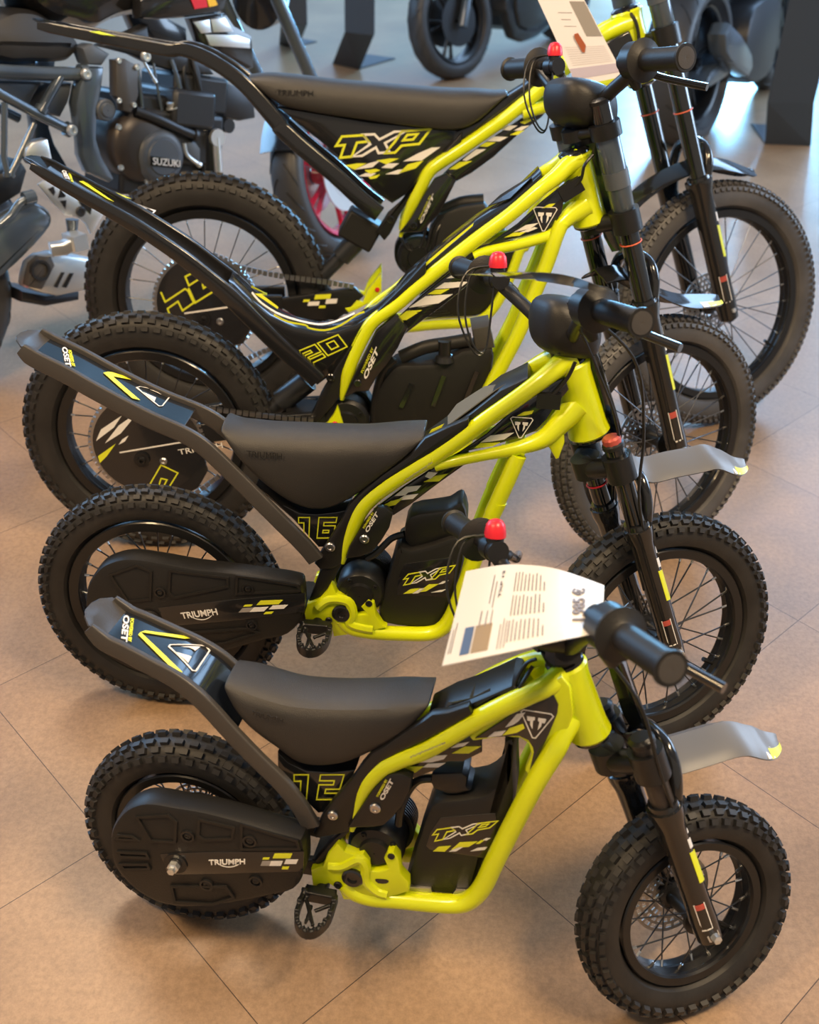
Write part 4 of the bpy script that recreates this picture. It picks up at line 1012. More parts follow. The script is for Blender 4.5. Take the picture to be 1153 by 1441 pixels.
rp = [(-0.1759,0.036,0.6893),(-0.1572,0.037,0.6749),(-0.1126,0.038,0.6541),(-0.0681,0.039,0.6298),(-0.0229,0.04,0.6069),(0.0232,0.042,0.586),(0.0698,0.044,0.5684),(0.1009,0.046,0.5512),(0.1316,0.048,0.5233),(0.1634,0.05,0.4917)] + [(0.1888,0.052,0.4658),(0.2264,0.054,0.4268),(0.2646,0.056,0.3871),(0.2838,0.056,0.3618)]
t, cz_ = tail(B, rp, .075, .014, .0055, 'grey', 'panel')
tail_graphics(t, (S3([(-0.1364,-0.022,0.6721),(-0.1118,0.0283,0.6602),(-0.1302,-0.0285,0.6691)]), S3([(-0.1265,-0.0215,0.6673),(-0.1061,0.0192,0.657),(-0.1224,-0.0256,0.6654)])),
  [S3([(-0.0685,-0.0114,0.6359),(-0.0647,-0.0213,0.6339),(-0.0034,0.013,0.6028),(-0.0139,0.0187,0.6079)]), S3([(-0.0647,-0.0213,0.6339),(-0.0589,-0.0273,0.6309),(-0.0015,-0.0564,0.6019),(-0.0139,-0.0481,0.6079),(-0.0552,-0.0158,0.629)])],
  [S3([(-0.019,-0.0204,0.6103),(-0.0159,-0.0287,0.6088),(0.0239,-0.0546,0.5898),(0.0282,-0.0486,0.5881),(0.027,-0.0013,0.5886),(0.023,0.0031,0.5902)]), S3([(-0.0015,-0.0329,0.6019),(0.0217,-0.0454,0.5907),(0.0151,-0.0352,0.5939)]), S3([(-0.0073,-0.0155,0.6047),(0.0125,-0.0171,0.5952),(0.0137,-0.0043,0.5946)])], cz_)
cc = chain_cover(B, [(-0.1041,0.2746),(-0.0917,0.3052),(-0.0709,0.3319),(-0.0446,0.3466),(-0.0159,0.3525),(0.0329,0.3489),(0.0886,0.3427),(0.1444,0.3406),(0.1999,0.3368),(0.2554,0.3319),(0.2656,0.3185),(0.2649,0.264),(0.2394,0.225),(0.2032,0.2104),(0.1517,0.1875),(0.0921,0.1635),(0.0243,0.1429),(-0.042,0.1496),(-0.0866,0.1853),(-0.1072,0.2315)],
  [(0.0194,0.2603),(0.1352,0.2864),(0.2712,0.3141),(0.269,0.2764),(0.1548,0.2481),(0.0309,0.2228)], None,
  [(0.0602,0.2421),(0.1224,0.2568),(0.0574,0.2543)], [(0.1534,0.2578),(0.2283,0.2703),(0.1707,0.289),(0.2465,0.2993)],
  [(0.005,0.2375)][0], [(0.0255,0.2918),(0.1751,0.3132),(0.1788,0.2406)], .045, .085,
  [[(-0.0563,0.3189),(-0.0309,0.2681),(0.0076,0.2769),(0.014,0.3316),(-0.0099,0.3417)], [(0.0461,0.3367),(0.1422,0.3314),(0.1414,0.3149),(0.1073,0.3033),(0.0493,0.2843),(0.041,0.2928)], [(0.1581,0.337),(0.2068,0.3334),(0.2588,0.3281),(0.2622,0.3181),(0.1885,0.3069),(0.1549,0.3016)], [(0.0512,0.2103),(0.168,0.2329),(0.1893,0.2264),(0.1305,0.1986),(0.0566,0.1822)]])
bm = BM(); ribbon_box(bm, [Vector((0, .045, R_)), Vector((.15, .045, R_ + .01)), Vector((.29, .035, R_ + .015))], .016, .008); ribbon_box(bm, [Vector((0, -.04, R_)), Vector((.15, -.04, R_ + .01)), Vector((.29, -.035, R_ + .015))], .016, .006)
box(bm, (.27, 0, R_ + .015), (.018, .04, .018)); obj('swingarm', bm, 'satin', B.root)
mc = [(0.3561,0.2915)][0]
motor(B, mc[0], mc[1], .042, -.050, .050, 10)
piv = [(0.3094,0.3172),(0.3177,0.2963),(0.3311,0.2897),(0.3446,0.277),(0.3498,0.2554),(0.3699,0.2594),(0.3597,0.2725),(0.3711,0.2876),(0.3812,0.2826),(0.385,0.2589),(0.3972,0.2378),(0.404,0.2344),(0.3638,0.22),(0.3129,0.2066),(0.3094,0.2269),(0.2959,0.2338),(0.2653,0.2307),(0.2621,0.2508),(0.2674,0.2695),(0.2893,0.2817),(0.3011,0.2987)]
bm = BM(); plate(bm, piv, -.054, -.036, .003); obj('pivot_plate', bm, 'yellow', B.root)
bm = BM(); plate(bm, piv, .036, .054, .003)
tube(bm, catmull([V3(p, .052) for p in [(0.2859,0.2653),(0.3061,0.2833),(0.3362,0.2822),(0.3447,0.259),(0.3399,0.2382),(0.3636,0.2303),(0.3805,0.2291)]], 4), .009, 8)
pv = obj('pivot_plate', bm, 'yellow', B.root)
bm = BM(); pc = [(0.3267,0.258)][0]
lathe(bm, [(.0005, 0), (.0165, 0), (.0165, -.004), (.014, -.006), (.007, -.006), (.006, -.003), (.0005, -.003)], (pc[0], -.054, pc[1]), 28); obj('pivot_bolt', bm, 'black', pv)
bm = BM(); bolt(bm, *[(0.3048,0.2417)][0], .054, .006, .003); obj('plate_bolt', bm, 'satin', pv)
bm = BM(); bolt(bm, *[(0.3726,0.2818)][0], .054, .006, .002); obj('plate_bolt', bm, 'satin', pv)
fpz = [(0.2857,0.2336)][0]
footpeg(B, fpz[0], fpz[1], .066, 1, 1.2); footpeg(B, fpz[0], fpz[1], .068, -1, 1.0)
bm = BM(); plate(bm, sm([(0.388,0.2407),(0.3911,0.2815),(0.4032,0.3301),(0.4119,0.3733),(0.4212,0.3875),(0.4377,0.3814),(0.4759,0.3962),(0.501,0.4097),(0.5188,0.4076),(0.5267,0.3838),(0.5239,0.3492),(0.5135,0.3013),(0.4966,0.2433),(0.4838,0.2305),(0.4433,0.2265),(0.4025,0.2298)], 2), -.038, .038, .009)
bt = obj('battery_pack', bm, 'matte', B.root)
bm = BM(); plate(bm, [(0.4176,0.292),(0.4197,0.3317),(0.4288,0.3557),(0.5028,0.376),(0.5133,0.3636),(0.5118,0.3325),(0.5039,0.2964),(0.4275,0.295)], .037, .0388, .001); bpn = obj('battery_label', bm, 'black', bt)
txp(bpn, [(0.4268,0.314),(0.5043,0.337),(0.4299,0.339),(0.5108,0.3608)], .0390, .0020)
decal('label_stripe', bpn, [[(0.429,0.2972),(0.4403,0.3074),(0.4567,0.311),(0.4439,0.2999)], [(0.4537,0.3028),(0.4712,0.3202),(0.4876,0.3226),(0.4669,0.306)]], .0390, 'decal_y')
decal('label_stripe', bpn, [[(0.4439,0.2991),(0.4568,0.3102),(0.4666,0.3119),(0.4538,0.3008)], [(0.486,0.3216),(0.4939,0.3283),(0.5036,0.3311),(0.4941,0.3236)], [(0.4753,0.3041),(0.4899,0.3102),(0.5003,0.3132),(0.4933,0.3074)]], .0390, 'decal_w')
bm = BM(); plate(bm, sm([(0.4245,0.4063),(0.4347,0.4388),(0.4663,0.449),(0.4947,0.4569),(0.5068,0.467),(0.5178,0.4698),(0.5266,0.4451),(0.5254,0.4228),(0.5104,0.4046),(0.4753,0.3939),(0.4368,0.3802)], 2), -.028, .026, .006); cn = obj('battery_connector', bm, 'satin', bt)
bm = BM(); pc = [(0.475,0.4262)][0]; lathe(bm, [(.0005, .004), (.010, .004), (.011, 0), (.0005, 0)], (pc[0], -.01, pc[1] + .006), 20, 'z'); obj('charge_cap', bm, 'gold', bt)
bm = BM(); pc = [(0.4496,0.427)][0]; box(bm, (pc[0], -.01, pc[1] + .006), (.006, .006, .006)); obj('latch', bm, 'steel', bt)
cable(B, S3([(0.4253,0.02,0.4024),(0.406,0.02,0.3931),(0.3937,0.025,0.3817),(0.3814,0.03,0.3683),(0.3652,0.03,0.3552)]), bt, .006)
lo = fork(B, .052, .0155, .018, .392, .245, .355, WC['16'], cap_m='redcap', ring=(.29, 'red'))
front_fender(B, [(0.7644,0.5395),(0.7995,0.5224),(0.8466,0.527),(0.8912,0.5305),(0.9224,0.5331),(0.9561,0.5205),(0.9829,0.5138)], .045, 'fender')
fork_guard(B, WC['16'], .38, .545, .036, .034, .026, 'black')
zc = AX['16'][1] + .10; xc = AX['16'][0] - math.tan(B.rake) * .10
handlebar(B, (xc, zc), (.60, .822), .29, pad=(.050, .056, .046), padz=.25, padx=.15)
cable(B, [Vector((.60, -.10, .82)), Vector((.66, -.09, .72)), Vector((.72, -.06, .62)), Vector((.74, -.06, .50)), Vector((.80, -.05, .34))], lo, .0024, True)
cable(B, [Vector((.60, -.12, .82)), Vector((.70, -.12, .74)), Vector((.75, -.085, .62)), Vector((.76, -.075, .50)), Vector((.82, -.06, .34))], lo, .0024, True)

# ------------------------------------------------------------------ the two large bikes



def sprocket_guard(B, c, r, s, nut, plate_poly=None):
    bm = BM(); lathe(bm, [(.001, -s + .008), (r * .94, -s + .008), (r * .94, -s), (.001, -s)], (c[0], 0, c[2]), 60)
    if plate_poly: plate(bm, plate_poly, s - .010, s - .001, .002)
    g = obj('sprocket_guard', bm, 'decal_k', B.root)
    bm = BM(); n = 62
    for k in range(n):
        a = 2 * PI * k / n
        box(bm, (c[0] + math.cos(a) * r, -s + .006, c[2] + math.sin(a) * r), (.0035, .004, r * PI / n * .62), Matrix.Rotation(-a, 3, 'Y'))
    lathe(bm, [(r * .93, -s + .003), (r * .985, -s + .003), (r * .985, -s + .009), (r * .93, -s + .009)], (c[0], 0, c[2]), 60)
    obj('sprocket_chain', bm, 'disc', g)
    bm = BM(); lathe(bm, [(.008, 0), (.016, 0), (.016, -.006), (.008, -.006)], (nut[0], -s, nut[1]), 20); bolt(bm, nut[0], nut[1], s, .009, .012); obj('axle_nut', bm, 'satin', g)
    return g
def chain(B, pts, parent, r=.0045):
    p = catmull([Vector(q) for q in pts], 6); bm = BM()
    L = sum((p[i + 1] - p[i]).length for i in range(len(p) - 1)); n = int(L / .013); acc = 0; i = 0; out = []
    for k in range(n):
        t = k / n * L
        d = 0
        for j in range(len(p) - 1):
            l_ = (p[j + 1] - p[j]).length
            if d + l_ >= t:
                q = lerp(p[j], p[j + 1], (t - d) / l_); dr = (p[j + 1] - p[j]).normalized(); break
            d += l_
        a = math.atan2(dr.z, dr.x)
        box(bm, q, (.0052, .0045 if k % 2 else .003, r), Matrix.Rotation(-a, 3, 'Y'))
    return obj('chain', bm, 'disc', parent)

# ---- third bike: one-piece curved body without a seat
B = Bike('20', 'seatless lime yellow trials bike with curved gloss black body numbered 20')
b20 = B
R_ = .268; c = (0, 0, R_)
wheel(B, c, R_, .190, .062, False, .172, 62, 28, .07, 1)
wheel(B, (WC['20'][0], 0, WC['20'][1]), R_, .206, .056, True, .190, 92, 32, .075, 1, rows=(-1.15, -.7, -.25, .25, .7, 1.15), tm_='dusty')
tubes = [([(0.8406,0.012,0.852),(0.8192,0.02,0.8411),(0.8001,0.03,0.8248),(0.7737,0.038,0.8051),(0.7151,0.042,0.7529),(0.6589,0.043,0.7086),(0.6017,0.043,0.6599),(0.5432,0.043,0.6084)] + [(0.5073,0.043,0.575),(0.4655,0.043,0.5428),(0.4464,0.043,0.5132),(0.427,0.043,0.4714),(0.4132,0.043,0.4333),(0.4051,0.043,0.3946),(0.401,0.043,0.3728)], [.020, .018, .016, .014, .0135, .0135, .0135, .0135, .0135, .0135, .0135, .0135, .0135, .009, .004]),
         ([(0.8609,0.014,0.7686),(0.8356,0.022,0.7524),(0.8127,0.03,0.7323),(0.794,0.034,0.7151),(0.7354,0.038,0.697),(0.6803,0.041,0.6845),(0.6528,0.043,0.6744)], [.024, .018, .013, .0105, .010, .010, .010]),
         ([(0.8155,0.034,0.7394),(0.8055,0.04,0.7111),(0.7919,0.043,0.6593),(0.7677,0.045,0.5847),(0.7481,0.045,0.52)] + [(0.7009,0.045,0.4074),(0.6697,0.045,0.3196),(0.6431,0.045,0.2618),(0.5996,0.045,0.236),(0.4877,0.045,0.2421),(0.4134,0.045,0.2655),(0.377,0.045,0.3136)], .0145)]
bm = frame_tubes(B, tubes)
fr = obj('frame', bm, 'yellow', B.root)
head_tube(B, r=.030, L=.135)
bm = BM(); plate(bm, [(0.68,0.6951),(0.7326,0.736),(0.7762,0.7799),(0.8194,0.8171),(0.8453,0.8279),(0.8397,0.8081),(0.8155,0.7769),(0.8135,0.7575),(0.8,0.7336),(0.789,0.7235),(0.7347,0.7092)], .030, .036, .002)
gp = obj('badge_panel', bm, 'panel', fr)
badge(gp, [(0.7822,0.7461)][0], .0364, .044, .0015)
decal('panel_stripe', gp, [[(0.7259,0.7201),(0.7485,0.7344),(0.7719,0.7389),(0.757,0.7279)], [(0.7378,0.7204),(0.7646,0.7309),(0.7707,0.729),(0.7535,0.7215)]], .0364, 'decal_w')
decal('panel_stripe', gp, [[(0.7088,0.7098),(0.726,0.7193),(0.7496,0.7214),(0.7382,0.7144)], [(0.7754,0.7663),(0.7884,0.7743),(0.8,0.7758),(0.7928,0.7686)]], .0364, 'decal_y')
bm = BM(); box(bm, V3([(0.826,0.803)][0], .040), (.022, .005, .014), Matrix.Rotation(-.6, 3, 'Y')); obj('cable_clamp', bm, 'satin', fr)
bm = BM(); plate(bm, [(0.4912,0.5728),(0.5308,0.6239),(0.6009,0.6868),(0.6579,0.7358),(0.7144,0.7733),(0.7505,0.8094),(0.7701,0.8295),(0.7762,0.8176),(0.7664,0.8059),(0.7156,0.7567),(0.6591,0.7141),(0.6018,0.6645),(0.5432,0.6138),(0.4994,0.5729)], -.034, .034, .006)
tk = obj('tank_cover', bm, 'black', B.root)
bm = BM(); face3(bm, S3([(0.7169,0.026,0.7749),(0.7512,0.026,0.8114),(0.7632,-0.026,0.8068),(0.7347,-0.026,0.7894),(0.7041,-0.026,0.769),(0.68,-0.01,0.7506)]), Vector((0, 0, .005)), .0015); obj('tank_panel', bm, 'panel', tk)
decal('tank_stripe', tk, [[(0.5425,0.6387),(0.6006,0.6928),(0.65,0.7356),(0.6484,0.7297),(0.6048,0.6897),(0.5486,0.638)]], .0343, 'decal_y')
bm = BM(); plate(bm, [(0.5082,0.5411),(0.5561,0.5911),(0.6149,0.6423),(0.6613,0.676),(0.7048,0.6838),(0.7168,0.6833),(0.6714,0.6415),(0.6291,0.599),(0.5897,0.5643),(0.5617,0.5422),(0.5254,0.5111),(0.4924,0.4972)], .022, .034, .003)
sh = obj('side_shroud', bm, 'black', B.root)
for m_, ps in (('decal_w', [[(0.582,0.6063),(0.5997,0.6192),(0.6462,0.6224),(0.6325,0.6116),(0.6164,0.6092)], [(0.6034,0.6276),(0.623,0.6404),(0.6318,0.6415),(0.6235,0.6301)], [(0.5322,0.5673),(0.5642,0.5913),(0.617,0.5966),(0.5892,0.577),(0.5608,0.57)], [(0.6399,0.6264),(0.6476,0.6327),(0.6557,0.6329),(0.644,0.6244)]]), ('decal_y', [[(0.5681,0.5956),(0.5821,0.6043),(0.6104,0.607),(0.5926,0.5961)], [(0.5041,0.541),(0.5283,0.5608),(0.559,0.5636),(0.5288,0.5424)], [(0.6215,0.6301),(0.6333,0.6374),(0.6473,0.6389),(0.6337,0.6291)]])):
    decal('shroud_stripe', sh, ps, .0343, m_)
bm = BM()
for k in range(6): stroke(bm, [V3([(0.5363,0.5674),(0.5602,0.5891)][0], .0347) + Vector((.006 * k, 0, -.0045 * k)), V3([(0.5892,0.577),(0.615,0.5958)][0], .0347) + Vector((.006 * k, 0, -.0045 * k))], .0012, SIDE, .0004)
obj('shroud_lines', bm, 'decal_k', sh)
# long side cover
bm = BM(); plate(bm, [(0.5628,0.6647),(0.529,0.6256),(0.4882,0.5824),(0.4503,0.5429),(0.4273,0.4998),(0.392,0.4492),(0.3597,0.3889),(0.3347,0.3315),(0.3507,0.323),(0.3833,0.3611),(0.3962,0.381),(0.4005,0.4283),(0.4175,0.4706),(0.4408,0.5205),(0.4637,0.5512),(0.5071,0.5852),(0.564,0.6283)], .034, .050, .004)
cv = obj('side_cover', bm, 'satin', B.root)
bm = BM(); bolt(bm, *[(0.3792,0.4236)][0], .050, .009, .004); obj('cover_bolt', bm, 'black', cv)
bm = BM(); plate(bm, [(0.4698,0.5254),(0.5076,0.5603),(0.5312,0.5328),(0.5128,0.4916),(0.4901,0.4537),(0.4708,0.428),(0.4553,0.3978),(0.4315,0.3964),(0.4057,0.3817),(0.4196,0.4184),(0.4431,0.4694)], .040, .056, .003)
bp_ = obj('badge_plate', bm, 'black', B.root)
oset(bp_, [(0.4511,0.4236),(0.4772,0.4882),(0.4373,0.4351)], .0563)
bm = BM(); bolt(bm, *[(0.4334,0.416)][0], .056, .008, .004); obj('cover_bolt', bm, 'black', bp_)
# curved body
body = [(0.1842,0.6128),(0.1951,0.6052),(0.224,0.5751),(0.2609,0.544),(0.3065,0.5218),(0.3529,0.5118),(0.3918,0.5155),(0.4306,0.5306),(0.4691,0.5577),(0.507,0.5924),(0.5351,0.6147),(0.5301,0.587),(0.5076,0.5626),(0.4616,0.5333),(0.4307,0.4937),(0.3991,0.4386),(0.3509,0.399),(0.3122,0.441),(0.2818,0.4781),(0.2373,0.5305),(0.1971,0.5718)]
bm = BM(); plate(bm, body, -.036, .036, .006)
bd = obj('body', bm, 'black', B.root)
bm = BM(); 
for w_, st_ in ((.0035, [(0.2689,0.5477),(0.2954,0.5341),(0.33,0.528),(0.3376,0.5217),(0.3686,0.5182),(0.3997,0.5295),(0.4306,0.5512),(0.446,0.5576)]),): stroke(bm, catmull(L3(st_, .0355), 3), w_, SIDE, .001)
obj('body_stripe', bm, 'decal_y', bd)
bm = BM(); stroke(bm, catmull(L3([(0.2265,0.5869),(0.2447,0.5654),(0.2825,0.542),(0.3365,0.5269),(0.3677,0.5255),(0.399,0.5356),(0.4262,0.5492)], .022), 4), .005, Vector((0, -.35, 1)), .001); obj('body_stripe', bm, 'decal_w', bd)
bm = BM(); stroke(bm, L3([(0.225,0.5968),(0.255,0.5816),(0.2377,0.5812),(0.2752,0.554)], .015), .006, Vector((0, -.35, 1)), .001); obj('body_stripe', bm, 'decal_y', bd)
digits(bd, '20', [(0.33,0.4426),(0.417,0.4876),(0.3071,0.4698),(0.3996,0.512)], .0362, .0026)
rp = [(-0.1646,0.03,0.814),(-0.1313,0.032,0.7923),(-0.0806,0.034,0.7617),(-0.0292,0.035,0.7322),(0.0227,0.036,0.7004),(0.0929,0.038,0.6517),(0.1463,0.04,0.6072)] + [(0.1755,0.042,0.5813),(0.201,0.044,0.5547),(0.2489,0.047,0.5043),(0.2941,0.049,0.4585),(0.3365,0.051,0.4201),(0.354,0.052,0.4025)]
t, zf = tail(B, rp, .34, .018, .009, 'black', 'black', .5)
tail_graphics(t, (S3([(-0.1246,-0.0196,0.797),(-0.1102,0.0115,0.7881),(-0.1194,-0.0301,0.7937)]), S3([(-0.1157,-0.0291,0.7915),(-0.1008,0.0086,0.7822),(-0.1126,-0.0332,0.7895)])),
  [S3([(-0.0931,-0.0161,0.7774),(-0.0879,-0.0307,0.7742),(-0.0316,-0.0123,0.7411),(-0.041,-0.0073,0.7466)]), S3([(-0.0879,-0.0307,0.7742),(-0.0815,-0.0405,0.7702),(-0.0136,-0.0801,0.7301),(-0.0246,-0.0636,0.7369)])],
  [S3([(-0.0274,-0.0425,0.7386),(-0.0246,-0.0545,0.7369),(0.0275,-0.0936,0.7041),(0.0248,-0.0341,0.706)]), S3([(-0.01,-0.0618,0.7278),(0.0159,-0.0776,0.7118),(0.008,-0.0622,0.7167)]), S3([(-0.0109,-0.0398,0.7284),(0.0114,-0.0441,0.7145),(0.0062,-0.0341,0.7177)])], zf, .003)
g = sprocket_guard(B, c, .118, .058, [(-0.0128,0.2371)][0], [(-0.037,0.351),(0.0174,0.3452),(0.0685,0.2968),(0.1129,0.2594),(0.1204,0.2106),(0.0979,0.1702),(0.0469,0.1388),(-0.0551,0.1368)])
decal('guard_graphic', g, [[(-0.1036,0.277),(-0.0905,0.3033),(-0.045,0.3352),(-0.0639,0.3083)], [(-0.0861,0.272),(-0.0534,0.3129),(-0.0167,0.3401),(-0.0284,0.3223),(-0.0513,0.2952)], [(-0.0581,0.2694),(-0.0495,0.2817),(-0.0357,0.291),(-0.0444,0.2774)]], .0582, 'decal_w')
decal('guard_graphic', g, [[(-0.1037,0.2421),(-0.0639,0.2715),(-0.0854,0.2425),(-0.1015,0.2261)], [(-0.0423,0.3418),(-0.0335,0.3507),(-0.0297,0.3486),(-0.0366,0.3397)]], .0582, 'decal_y')
bm = BM(); stroke(bm, L3([(-0.0581,0.2512),(0.0822,0.2799)], .0582), .003, SIDE); obj('guard_line', bm, 'decal_w', g)
bm = BM(); stroke(bm, L3([(-0.0019,0.1792),(0.0248,0.224),(0.0581,0.2061),(0.039,0.1752)], .0582), .0028, SIDE); stroke(bm, L3([(0.0165,0.1772),(0.0219,0.1923),(0.034,0.1893),(0.0266,0.175)], .0582), .0028, SIDE); obj('guard_number', bm, 'decal_y', g)
cart_text(g, [V3(p, .0583) for p in [(0.0648,0.2487),(0.1562,0.2669),(0.0625,0.2605)]], 'TRIUMPH')
bm = BM(); bolt(bm, *[(0.0305,0.2333)][0], .058, .008, .004); obj('guard_bolt', bm, 'steel', g)
pv_ = [(0.3667,0.3224)][0]
bm = BM()
for sg in (-1, 1): ribbon_box(bm, [Vector((-.02, -sg * .046, R_)), Vector((pv_[0] * .5, -sg * .044, lerp(R_, pv_[1], .5) + .012)), Vector((pv_[0], -sg * .036, pv_[1]))], .022, .009)
box(bm, (pv_[0] - .05, 0, pv_[1]), (.03, .036, .018)); sw = obj('swingarm', bm, 'satin', B.root)
chain(B, S3([(0.0884,0.052,0.3637),(0.1511,0.052,0.3498),(0.2505,0.052,0.3377),(0.3508,0.052,0.3296)]), sw)
chain(B, S3([(0.068,0.052,0.1344),(0.0966,0.052,0.1604),(0.1477,0.052,0.2016)]), sw)
bm = BM(); sp_ = S3([(0.2233,0,0.305),(0.2721,0,0.3466)]); cyl(bm, sp_[0], sp_[1], .018, .018); cyl(bm, sp_[1], sp_[1] + (sp_[1] - sp_[0]) * 1.2, .024, .024); obj('shock_absorber', bm, 'engine', B.root)
mc = [(0.408,0.3209)][0]
motor(B, mc[0], mc[1], .050, -.055, .05, 10)
bm = BM(); yp = [(0.3923,0.3631),(0.3978,0.3479),(0.4065,0.3162),(0.4071,0.2766),(0.3583,0.2756),(0.3344,0.3022),(0.3556,0.3161),(0.3711,0.323),(0.3841,0.3432)]; plate(bm, yp, -.056, -.040, .003); obj('pivot_plate', bm, 'yellow', B.root); bm = BM(); plate(bm, yp, .040, .056, .003); pv = obj('pivot_plate', bm, 'yellow', B.root)
bm = BM(); bolt(bm, *[(0.3872,0.3247)][0], .056, .006, .003); obj('plate_bolt', bm, 'red', pv)
for sg in (1, -1): footpeg(B, yp[6][0] - .03, yp[6][1] - .05, .07, sg, 1.1)
bm = BM(); plate(bm, sm([(0.4736,0.3045),(0.465,0.349),(0.4726,0.3929),(0.4999,0.4364),(0.5234,0.4496),(0.5904,0.4531),(0.6404,0.4814),(0.6697,0.4841),(0.701,0.4869),(0.7037,0.4449),(0.6892,0.3887),(0.6608,0.3174),(0.6381,0.2807),(0.5067,0.278)], 2), -.04, .04, .010)
bt = obj('battery_pack', bm, 'matte', B.root)
bm = BM(); plate(bm, [(0.6576,0.5264),(0.6941,0.5341),(0.7069,0.487),(0.668,0.4799)], -.035, .035, .006); obj('battery_handle', bm, 'grey', bt)
for q in ([(0.5214,0.3581),(0.5421,0.4116)], [(0.5866,0.3625),(0.6064,0.4292)], [(0.6518,0.374),(0.6723,0.44)]): bm = BM(); stroke(bm, L3(q, .040), .009, SIDE, .004); obj('battery_rib', bm, 'black', bt)
bm = BM(); q = S3([(0.5193,0.02,0.4584),(0.5663,0.02,0.4804),(0.6134,0.02,0.4898),(0.6603,0.02,0.4991)]); tube(bm, catmull(q, 4), .014, 12); tube(bm, catmull([p - Vector((0, 0, .035)) for p in q[:3]], 4), .006, 8); obj('power_lead', bm, 'matte', bt)
bm = BM(); q = S3([(0.6072,0.03,0.4579),(0.6055,0.03,0.4997)]); tube(bm, [q[0], lerp(q[0], q[1], .25), lerp(q[0], q[1], .3), q[1]], [.022, .018, .013, .013], 16); obj('battery_knob', bm, 'satin', bt)
cable(B, S3([(0.5074,0.03,0.4579),(0.484,0.03,0.4319),(0.4725,0.03,0.3929),(0.4669,0.03,0.3445),(0.4672,0.03,0.3087)]), bt, .008)
lo = fork(B, .062, .0190, .0215, .72, .330, .50, WC['20'], clamp2=.67, ring=(.455, 'orange'), foot=.045)
front_fender(B, [(0.89,0.6211),(0.9392,0.6248),(0.9967,0.6),(1.0565,0.5696),(1.1224,0.5518),(1.1942,0.5501)], .042, 'black', drop=.016)
fork_guard(B, WC['20'], .42, .66, .025, .040, .034, 'clear')
zc = AX['20'][1] + .135; xc = AX['20'][0] - math.tan(B.rake) * .135 + .035
handlebar(B, (xc, zc), (.855, 1.012), .262, pad=(.062, .066, .044), padx=.0, padz=.3, gr=.018, gl=.105, scale=1.15)
cable(B, S3([(0.8599,0.04,0.8656),(0.8448,0.05,0.8489),(0.8408,0.045,0.8215),(0.8208,0.04,0.7972)]), fr, .003)

# ---- last and largest bike
B = Bike('24', 'largest lime yellow trials bike with long charcoal seat and big side panel')
b24 = B
R_ = .312; c = (0, 0, R_)
wheel(B, c, R_, .222, .070, False, .203, 68, 28, .08, 1)
wheel(B, (WC['24'][0], 0, WC['24'][1]), R_, .238, .060, True, .221, 104, 32, .080, 1, rows=(-1.15, -.7, -.25, .25, .7, 1.15), tm_='dusty')
tubes = [([(1.0024,0.014,0.9767),(0.9649,0.022,0.9643),(0.925,0.032,0.9432),(0.8565,0.04,0.8825),(0.7861,0.043,0.8204)] + [(0.7512,0.043,0.7915),(0.7119,0.043,0.7604),(0.6319,0.043,0.7037),(0.5776,0.043,0.6668),(0.548,0.043,0.6436),(0.5302,0.043,0.6114),(0.5101,0.043,0.5696),(0.4921,0.043,0.5271),(0.481,0.043,0.4866)], [.024, .020, .017, .016, .0155, .0155, .0155, .0155, .0155, .0155, .0155, .0155, .010, .004]),
         ([(1.0117,0.016,0.895),(0.9881,0.022,0.8752),(0.9439,0.03,0.8443),(0.8638,0.036,0.8092),(0.7988,0.04,0.7895),(0.758,0.043,0.7765)], [.026, .020, .015, .014, .014, .014]),
         ([(1.0004,0.02,0.8723),(0.9474,0.035,0.8033),(0.8749,0.043,0.6759),(0.8243,0.045,0.568),(0.7883,0.045,0.4735)] + [(0.777,0.045,0.4639),(0.758,0.045,0.4014),(0.738,0.045,0.3482),(0.7166,0.045,0.3103),(0.6864,0.045,0.2826),(0.6444,0.045,0.2736),(0.5756,0.045,0.2684),(0.5069,0.045,0.2599),(0.4433,0.045,0.2559)], .0125)]
bm = frame_tubes(B, tubes)
fr = obj('frame', bm, 'yellow', B.root)
head_tube(B, r=.034, L=.16)
bm = BM(); plate(bm, [(0.5928,0.6477),(0.6337,0.6779),(0.6966,0.7216),(0.7587,0.7647),(0.8172,0.7834),(0.8046,0.7679),(0.752,0.7273),(0.6993,0.6771),(0.6496,0.6399),(0.6129,0.6186),(0.5947,0.6021),(0.5702,0.6245)], .020, .034, .003)
sh = obj('side_shroud', bm, 'black', B.root)
for m_, ps in (('decal_y', [[(0.5928,0.6468),(0.6179,0.6641),(0.6483,0.667),(0.6116,0.6472)], [(0.6605,0.7009),(0.6787,0.7102),(0.7019,0.7107),(0.6816,0.7)], [(0.7547,0.7559),(0.7725,0.765),(0.7887,0.7641),(0.7664,0.7531)], [(0.7334,0.7278),(0.7514,0.737),(0.7675,0.7387),(0.752,0.7282)]]), ('decal_w', [[(0.6247,0.6687),(0.6562,0.6941),(0.6795,0.6946),(0.6342,0.6667)], [(0.6785,0.7124),(0.6965,0.7238),(0.7291,0.7232),(0.7111,0.7131)], [(0.7094,0.7395),(0.7274,0.7487),(0.7505,0.7492),(0.7327,0.7379)], [(0.742,0.7381),(0.7599,0.7473),(0.7783,0.7499),(0.7605,0.7385)]])):
    decal('shroud_stripe', sh, ps, .0343, m_)
bm = BM(); plate(bm, [(0.5897,0.7236),(0.6576,0.7559),(0.71,0.8047),(0.7625,0.8379),(0.784,0.8553),(0.818,0.8834),(0.8394,0.8985),(0.8437,0.8903),(0.7988,0.8409),(0.7512,0.8056),(0.6942,0.7611),(0.6318,0.7158),(0.5911,0.6904)], -.030, .034, .005)
tk = obj('tank_cover', bm, 'black', B.root)
